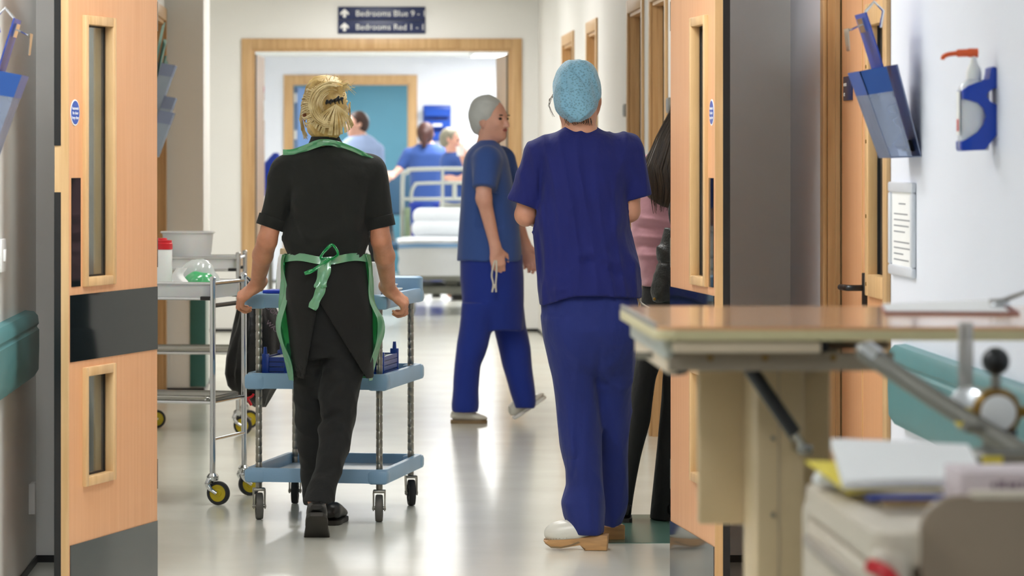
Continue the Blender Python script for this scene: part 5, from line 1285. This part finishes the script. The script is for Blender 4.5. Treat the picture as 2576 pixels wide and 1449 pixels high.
    for c in (crease(L(1362, 400), L(1350, 530), .012, .012), crease(L(1356, 560), L(1362, 720), .009, .006), crease(L(1395, 690), L(1440, 655), .02, .012), crease(L(1440, 655), L(1500, 655), .02, .012), crease(L(1500, 655), L(1560, 700), .02, .009), crease(L(1385, 700), L(1475, 632), .025, -.010),
              crease(L(1475, 632), L(1560, 665), .025, -.010), crease(L(1590, 640), L(1555, 560), .018, .010), crease(L(1575, 500), L(1520, 620), .02, -.007), crease(L(1590, 450), L(1565, 540), .016, .009), crease(L(1375, 730), L(1430, 720), .008, -.006), crease(L(1500, 420), L(1525, 640), .02, -.004),
              crease(L(1430, 450), L(1420, 620), .02, -.004)): t.wrinkle(c)
    t.mesh('scrub_top', 'scrub_navy', e, 2)
    q = SDF(.0055)
    q.put(loft(p.rows([(725, 1356, 1608, -.015, .125), (780, 1359, 1611, -.02, .138), (830, 1366, 1606, -.028, .145), (880, 1376, 1598, -.018, .13), (920, 1384, 1590, .0, .11), (945, 1400, 1575, .01, .08), (965, 1430, 1550, .02, .04)])))
    q.put(loft(LL, .012), .03); q.put(loft(LR), .03)
    q.wrinkle(folds(17, .011, (24, 18, 8)))
    for c in (crease(L(1505, 860), L(1500, 960), .014, .012), crease(L(1545, 860), L(1505, 930), .02, .009), crease(L(1430, 1080), L(1440, 1180), .010, -.007), crease(L(1445, 1140), L(1440, 1200), .008, .008), crease(L(1420, 1000), L(1460, 1250), .012, -.005), crease(L(1470, 1200), L(1480, 1320), .012, -.006),
              crease(L(1400, 900), L(1450, 1100), .02, -.005), crease(L(1520, 1060), L(1570, 1085), .012, .006), crease(L(1415, 1155), L(1450, 1150), .007, .006)): q.wrinkle(c)
    q.mesh('scrub_trousers', 'scrub_trouser', e, 2)
    h1 = at(1529, 1384, 13.18); clog(e, (h1.x-p.X0, -.10, 0), PI-.12)
    h2 = at(1545, 1357, 13.52); clog(e, (h2.x-p.X0, .235, .0), PI/2+.1)
    c = SDF(.004)
    c.put(loft(p.rows([(150, 1432, 1472, .0, .05), (158, 1415, 1490, 0, .075), (178, 1398, 1504, -.002, .1), (215, 1389, 1511, -.006, .118), (250, 1389, 1511, -.01, .12), (275, 1396, 1505, -.014, .112), (290, 1408, 1490, -.018, .1), (303, 1424, 1472, -.022, .085), (308, 1434, 1462, -.025, .07)]), .012, 2.1))
    c.wrinkle(folds(41, .007, (45, 45, 24)))
    for k in (crease(L(1420, 165), L(1430, 300), .010, .005), crease(L(1435, 170), L(1470, 215), .008, .006), crease(L(1480, 165), L(1500, 270), .010, .005), crease(L(1400, 265), L(1450, 305), .006, -.005), crease(L(1450, 305), L(1505, 262), .006, -.005), crease(L(1405, 190), L(1412, 280), .008, -.004)): c.wrinkle(k)
    cap = c.mesh('mesh_cap', 'cap_blue', e)
    rr = np.random.RandomState(2); paths = []
    for i in range(9): paths.append([Vector(L(1392, 235+i, .0)), Vector(L(1384+rr.uniform(-4, 4), 250, .01)), Vector(L(1381+rr.uniform(-2, 4), 266, .01)), Vector(L(1385+rr.uniform(-3, 5), 280, .005)), Vector(L(1394+rr.uniform(-5, 8), 294, 0))])
    for i in range(24): x = rr.uniform(1418, 1495); paths.append([Vector(L(x, 298, -.055)), Vector(L(x+rr.uniform(-3, 5), 308, -.06)), Vector(L(x+rr.uniform(-5, 8), 316, -.058))])
    bb = B(); strands(bb, paths[:9:2], .0008, 4); bb.obj('side_lock', 'hair_brown', e); bb = B(); strands(bb, paths[9:], .0013, 4); bb.obj('nape_hair', 'hair_dark', e)
    bb = B(); bb.tube(bez([L(1609, 748, -.02), L(1612, 760, -.03), L(1622, 768, -.03), L(1634, 775, -.03)], 5), .0032, 6); bb.tube(bez([L(1607, 748, -.03), L(1606, 762, -.035), L(1601, 775, -.035), L(1600, 790, -.035)], 5), .0022, 6); bb.obj('drawstring', 'cord_white', e)
navy()

# ================================================================ nurse walking across the corridor
def walker():
    p = Person('nurse in blue scrubs and a white cap walking across the corridor, holding mask strings', 1235, 19.5); e = p.e; L = p.L
    b = SDF(.0065); hc = L(1236, 300, 0); P, R = head(b, hc, (.80, -.60, -.05), sc=1.0)
    b.put(cone(L(1222, 372, 0), L(1232, 330, 0), .054, .05), .03)
    b.put(loft(p.rows([(368, 1195, 1255, 0, .12), (450, 1180, 1275, 0, .12), (650, 1180, 1290, 0, .12), (720, 1185, 1290, 0, .11)])), .03)
    b.put(cone(L(1218, 400, -.17), L(1217, 500, -.215), .048, .039), .03); b.put(cone(L(1217, 500, -.215), L(1247, 625, -.185), .039, .027), .02)
    hand(b, L(1247, 625, -.185), (.15, .05, -1), (.2, -1, 0), (.9, .2, 0), (30, 45, 30), 1.0)
    b.put(cone(L(1260, 400, .17), L(1290, 520, .22), .046, .039), .03); b.put(cone(L(1290, 520, .22), L(1322, 618, .2), .038, .027), .02); hand(b, L(1322, 618, .2), (.25, 0, -1), (.2, 1, 0), (1, 0, 0), (25, 35, 30), 1.0)
    LL = p.rows([(760, 1160, 1255, -.07, .1), (820, 1155, 1240, -.07, .095), (870, 1148, 1228, -.07, .09), (920, 1142, 1210, -.06, .085), (980, 1138, 1206, -.06, .085), (1020, 1133, 1206, -.06, .09), (1037, 1135, 1203, -.06, .085)])
    LR = p.rows([(760, 1230, 1318, .07, .1), (820, 1238, 1324, .07, .095), (870, 1250, 1335, .07, .09), (920, 1262, 1340, .06, .085), (980, 1281, 1348, .06, .085), (1012, 1291, 1350, .06, .085), (1026, 1294, 1346, .06, .08)])
    b.put(loft(thin(LL)), .02); b.put(loft(thin(LR)), .02); b.put(loft(thin(p.rows([(640, 1155, 1314, 0, .17), (700, 1155, 1318, 0, .17), (790, 1160, 1318, 0, .16)]))), .02)
    body = b.mesh('body', 'skin_pink', e); face_bits(body, P, R)
    t = SDF(.0065)
    t.put(loft(p.rows([(352, 1208, 1248, 0, .06), (362, 1190, 1258, 0, .1), (378, 1175, 1270, 0, .16), (400, 1165, 1280, 0, .19), (450, 1160, 1290, 0, .185), (520, 1156, 1300, 0, .17), (600, 1151, 1311, 0, .175), (657, 1149, 1317, 0, .185)]), .025, 2.2))
    a, h_ = L(1226, 402, -.16), L(1219, 474, -.212); t.put(cone(a, h_+(h_-a)*.4, .075, .062), .03); d = unit(h_-a)
    t.cut(lambda x, y, z: np.where((y < -.125) & (np.abs(x-h_[0]) < .1) & (z > h_[2]-.2), np.where(y < -.155, (x-h_[0])*d[0]+(y-h_[1])*d[1]+(z-h_[2])*d[2], -1), -1))
    t.put(cone(L(1262, 402, .16), L(1290, 480, .21), .075, .06), .03)
    t.wrinkle(folds(51, .007, (20, 20, 9))); t.mesh('scrub_top', 'scrub_mid', e, 2)
    q = SDF(.0065)
    q.put(loft(p.rows([(640, 1155, 1314, 0, .17), (700, 1155, 1318, 0, .17), (760, 1160, 1318, 0, .16), (830, 1168, 1316, 0, .13)])))
    q.put(loft(LL), .02)
    q.put(loft(LR), .02)
    q.wrinkle(folds(52, .007, (16, 16, 8))); q.mesh('scrub_trousers', 'scrub_deep', e, 2)
    f1 = at(1135, 1063, 19.44); shoe(e, (f1.x-p.X0, -.06, 0), -.05, 0, 'clog_white', 'sole_brown', .185, .042)
    f2 = at(1300, 1040, 19.56); shoe(e, (f2.x-p.X0-.02, .06, .055), .1, -math.radians(34), 'clog_white', 'plastic_white', .2, .043, lift=.02)
    c = SDF(.006); c.put(ell(hc+np.array((-.026, .012, .044)), (.088, .095, .086))); c.put(ell(hc+np.array((-.052, .03, -.01)), (.062, .07, .075)), .04)
    fd = unit((.80, -.60, 0)); c.cut(lambda x, y, z: ((x-hc[0])*fd[0]+(y-hc[1])*fd[1]-.045)-.35*(z-hc[2]-.03)); c.wrinkle(folds(53, .004, (45, 45, 30))); c.mesh('mesh_cap', 'cap_white', e)
    bb = B()
    for k in (-1, 1): bb.tube(bez([L(1247+k*2, 655, -.2), L(1243+k*6, 690, -.205), L(1244+k*3, 715, -.205), L(1243+k*5, 735, -.205)], 6), .0045, 6)
    bb.ball(L(1244, 720, -.205), .011, 8); bb.obj('mask_strings', 'cord_white', e)
    h = SDF(.006); h.put(ell(hc+np.array((-.028, .03, -.062)), (.048, .05, .045))); h.wrinkle(folds(54, .004, (40, 40, 10))); h.mesh('hair', 'hair_brown', e)
walker()

# ================================================================ woman in pink behind the open door
def pink():
    p = Person('woman in a pink shirt with long dark hair standing behind the open door', 1732, 14.25); e = p.e; L = p.L
    b = SDF(.0065); hc = L(1742, 275, 0); head(b, hc, (.2, 1, 0)); b.put(cone(L(1735, 370, 0), L(1740, 315, 0), .054, .05), .03)
    b.put(loft(p.rows([(370, 1680, 1790, 0, .08), (470, 1640, 1810, 0, .09), (600, 1640, 1800, 0, .09), (760, 1640, 1810, 0, .1)])), .03)
    for sd in (-1, 1):
        sh, el, wr = L(1718+sd*95, 425), L(1718+sd*100, 585, .0), L(1718+sd*88, 690, .14)
        b.put(cone(sh, el, .045, .037), .03); b.put(cone(el, wr, .036, .026), .02); hand(b, wr, (-sd*.2, .5, -.8), (sd, 0, .2), (0, 1, .3), (35, 40, 30), .95)
    LL = p.rows([(850, 1608, 1690, 0, .1), (950, 1592, 1652, 0, .09), (1050, 1575, 1635, 0, .085), (1150, 1560, 1614, -.005, .085), (1250, 1550, 1596, -.01, .085), (1303, 1546, 1588, -.015, .085)])
    LR = p.rows([(850, 1680, 1820, 0, .1), (950, 1664, 1780, 0, .09), (1050, 1660, 1755, .02, .085), (1150, 1650, 1742, .03, .085), (1250, 1641, 1740, .04, .09), (1306, 1636, 1742, .04, .095)])
    b.put(loft(thin(LL)), .02); b.put(loft(thin(LR)), .02); b.put(loft(thin(p.rows([(740, 1614, 1820, -.01, .12), (900, 1616, 1815, 0, .11)]))), .02); b.mesh('body', 'skin', e)
    t = SDF(.006)
    t.put(loft(p.rows([(345, 1700, 1775, 0, .06), (372, 1660, 1805, 0, .08), (400, 1628, 1815, -.005, .1), (440, 1610, 1825, -.01, .115), (500, 1600, 1828, -.01, .12), (560, 1596, 1826, -.01, .118), (610, 1600, 1822, -.01, .115), (660, 1603, 1822, -.01, .12), (722, 1612, 1824, -.012, .128)]), .02, 2.4))
    for sd in (-1, 1): t.put(cone(L(1718+sd*85, 425), L(1718+sd*99, 600), .056, .045), .03)
    t.wrinkle(folds(61, .006, (14, 14, 26)))
    for k in range(5): t.wrinkle(crease(L(1596, 545+k*24), L(1700, 560+k*20), .008, .008 if k % 2 else -.008))
    t.mesh('shirt', 'shirt_pink', e, 2)
    q = SDF(.0065); q.put(loft(p.rows([(712, 1614, 1822, -.01, .12), (780, 1610, 1826, -.01, .13), (860, 1612, 1822, 0, .12), (900, 1616, 1816, 0, .11)])))
    q.put(loft(LL), .02); q.put(loft(LR), .02)
    q.wrinkle(folds(62, .006, (16, 16, 8))); q.mesh('trousers', 'trouser_black', e, 2)
    f1 = at(1567, 1330, 14.2); shoe(e, (f1.x-p.X0, -.10, 0), PI/2, 0, L=.23, w=.04); f2 = at(1690, 1330, 14.3); shoe(e, (f2.x-p.X0, -.06, 0), PI/2-.1, 0, L=.23, w=.04)
    h = SDF(.006); h.put(loft(p.rows([(200, 1715, 1770, 0, .06), (222, 1695, 1792, -.005, .095), (260, 1684, 1800, -.012, .11), (300, 1676, 1802, -.02, .11), (350, 1652, 1798, -.04, .1), (400, 1624, 1790, -.055, .09), (440, 1610, 1780, -.075, .075), (480, 1618, 1765, -.09, .06), (515, 1652, 1745, -.1, .045), (526, 1672, 1730, -.1, .03)]), .015))
    h.wrinkle(folds(63, .008, (50, 50, 6))); hair = h.mesh('hair', 'hair_dark', e)
    rr = np.random.RandomState(9); paths = []
    for i in range(120):
        u = rr.rand(); x0, x1, x2 = 1690+110*u, 1618+170*u, 1640+95*u; paths.append([Vector(L(x0, 270, -.12+.02*rr.rand())), Vector(L((x0+x1)/2-4, 345, -.142)), Vector(L(x1, 420+10*rr.rand(), -.152)), Vector(L(x1+8, 470, -.154)), Vector(L(x2, 500+40*rr.rand(), -.145))])
    bb = B(); strands(bb, paths, .0026, 4); bb.obj('hair_strands', 'hair_dark', hair)
    g = thing('handbag', 'black leather handbag with a gold rivet carried by the woman in pink', 'handbag', (p.X0, p.Y0-.22, .78))
    m = SDF(.006); old = p.Y0; rows = []
    for py, xl, xr, ry in ((572, 1672, 1760, .02), (590, 1662, 1775, .04), (640, 1652, 1785, .055), (690, 1643, 1790, .065), (735, 1634, 1785, .07), (762, 1640, 1775, .06)):
        a_, c_ = at(xl, py, p.Y0-.22), at(xr, py, p.Y0-.22); rows.append((a_.z-.78, (a_.x+c_.x)/2-p.X0, 0, (c_.x-a_.x)/2, ry))
    m.put(loft(rows, .015, 2.6)); m.wrinkle(folds(64, .007, (30, 30, 22))); zz = at(0, 660, p.Y0-.22).z-.78; m.wrinkle(lambda x, y, z: .006*np.exp(-((z-zz)/.006)**2)); m.mesh('bag', 'bag_leather', g)
    r_ = at(1646, 752, p.Y0-.27); B().ball((r_.x-p.X0, -.058, r_.z-.78), .006, 10).obj('rivet', 'brass', g)
    q0 = at(1700, 580, p.Y0-.22); B().tube(bez([(q0.x-p.X0, 0, q0.z-.80), (q0.x-p.X0-.02, .0, q0.z-.70), (q0.x-p.X0+.03, .03, q0.z-.62), (q0.x-p.X0+.08, .02, q0.z-.70), (q0.x-p.X0+.09, 0, q0.z-.80)], 6), .008, 8).obj('strap', 'bag_leather', g)
pink()

# ================================================================ three people in the bay beyond
def far_person(label, px, Y0, hd, face, hairm, topm, botm, top, legs, arms, hair='short', skin='skin_pink', seed=1, lean=0):
    p = Person(label, px, Y0); e = p.e; L = p.L; b = SDF(.0095); hc = L(*hd); P, R = head(b, hc, face, up=(lean, 0, 1))
    n0 = L(top[0][1]*.5+top[0][2]*.5, top[0][0]+4); b.put(cone(n0, hc+np.array((0, 0, -.07)), .054, .05), .03)
    b.put(loft([(r[0], r[1], r[2], r[3]*.8, r[4]*.8) for r in p.rows(top)]), .03)
    for sh, el, wr, f in arms:
        sh, el, wr = L(*sh), L(*el), L(*wr); b.put(cone(sh, el, .046, .039), .03); b.put(cone(el, wr, .039, .027), .02); hand(b, wr, f, (0, -1, .3), (0, .2, 1), (30, 40, 30), 1.05)
    for lg in legs: b.put(cone(np.array((lg[0], lg[1], .9)), np.array((lg[0], lg[1], .06)), .08, .04), .03)
    bo = b.mesh('body', skin, e); face_bits(bo, P, R)
    t = SDF(.0095); t.put(loft(p.rows(top), .03, 2.3))
    for sh, el, wr, f in arms:
        sh, el = L(*sh), L(*el); t.put(cone(sh, sh*.25+el*.75, .066, .056), .03)
    t.wrinkle(folds(seed, .007, (16, 16, 9))); t.mesh('top', topm, e)
    zt = p.rows(top)[-1][0]; cxm = p.rows(top)[-1][1]; q = SDF(.0095); q.put(loft([(zt+.05, cxm, 0, .155, .11), (.92, cxm, 0, .17, .125), (.78, cxm, 0, .165, .11)]))
    for lg in legs: q.put(loft([(.9, lg[0], lg[1], .09, .095), (.5, lg[0], lg[1], .075, .08), (.07, lg[0], lg[1], .07, .08)]), .03)
    q.mesh('trousers', botm, e)
    for lg in legs: shoe(e, (lg[0], lg[1]-.08, 0), PI/2 if face[1] > 0 else (0 if face[0] > 0 else PI), 0, L=.25)
    h = SDF(.0085); up = np.array((lean, 0, 1)); fd = unit((face[0], face[1], 0))
    h.put(ell(hc-fd*.016+unit(up)*.026, (.082, .098, .092) if abs(fd[1]) > .7 else (.098, .084, .092)))
    if hair == 'tail': h.put(cone(hc-fd*.09+np.array((0, 0, .0)), hc-fd*.11+np.array((0, 0, -.12)), .04, .025), .02); h.put(ell(hc-fd*.03+np.array((0, 0, -.02)), (.078, .075, .085)), .03)
    else: h.put(ell(hc-fd*.04+np.array((0, 0, -.015)), (.07, .07, .075)), .03)
    h.cut(lambda x, y, z: ((x-hc[0])*fd[0]+(y-hc[1])*fd[1])-.03-.9*np.clip(z-hc[2]-.03, 0, .1)); h.wrinkle(folds(seed+3, .005, (40, 40, 20))); h.mesh('hair', hairm, e)
    return p
far_person('man in a pale blue shirt with short dark hair standing by the dark teal chair', 908, 34.4, (898, 311, 0), (-.9, -.25, 0), 'hair_brown', 'shirt_pale', 'trouser_black',
           [(338, 886, 926, 0, .06), (350, 866, 946, 0, .09), (375, 856, 957, 0, .12), (430, 858, 960, 0, .125), (520, 862, 958, 0, .125)], [(-.08, 0), (.09, 0)],
           [((868, 375, 0), (852, 440, 0), (848, 490, .12), (-.3, .6, -.6)), ((950, 378, 0), (955, 445, 0), (945, 500, .1), (0, .5, -.8))], 'short', seed=71)
far_person('nurse in blue with a red-brown ponytail bending over behind the bed headboard', 1075, 36.6, (1071, 336, 0), (.15, 1, 0), 'hair_red', 'scrub_mid', 'scrub_deep',
           [(360, 1052, 1094, 0, .06), (370, 1036, 1112, 0, .09), (388, 1022, 1128, 0, .12), (440, 1030, 1118, 0, .125), (500, 1034, 1112, 0, .125), (565, 1032, 1116, 0, .135)], [(-.08, 0), (.09, 0)],
           [((1028, 388, 0), (1006, 425, -.02), (992, 438, -.12), (-.4, -.6, -.2)), ((1120, 388, 0), (1138, 440, 0), (1135, 470, .15), (0, .8, -.3))], 'tail', seed=74)
pg = far_person('grey-haired carer in blue leaning towards a white cup at the bedside', 1150, 35.9, (1134, 350, 0), (.9, -.2, -.35), 'hair_grey', 'scrub_mid', 'bed_grey',
           [(382, 1122, 1160, 0, .06), (390, 1112, 1172, 0, .09), (408, 1106, 1182, 0, .12), (450, 1110, 1184, 0, .12), (520, 1112, 1188, 0, .12)], [(-.06, 0), (.1, 0)],
           [((1166, 404, -.08), (1178, 432, -.16), (1166, 398, -.2), (-.2, 0, 1)), ((1126, 405, -.02), (1122, 445, -.05), (1150, 452, -.16), (.8, -.5, 0))], 'short', seed=77, lean=.25)
q = at(1158, 384, 35.62); c = thing('cup', 'white cup held up by the grey-haired carer', 'cup', (q.x, 35.62, q.z-.03)); B().lathe([(.03, 0), (.042, .09), (.039, .09), (.028, .006)], n=20).obj('body', 'plastic_white', c)
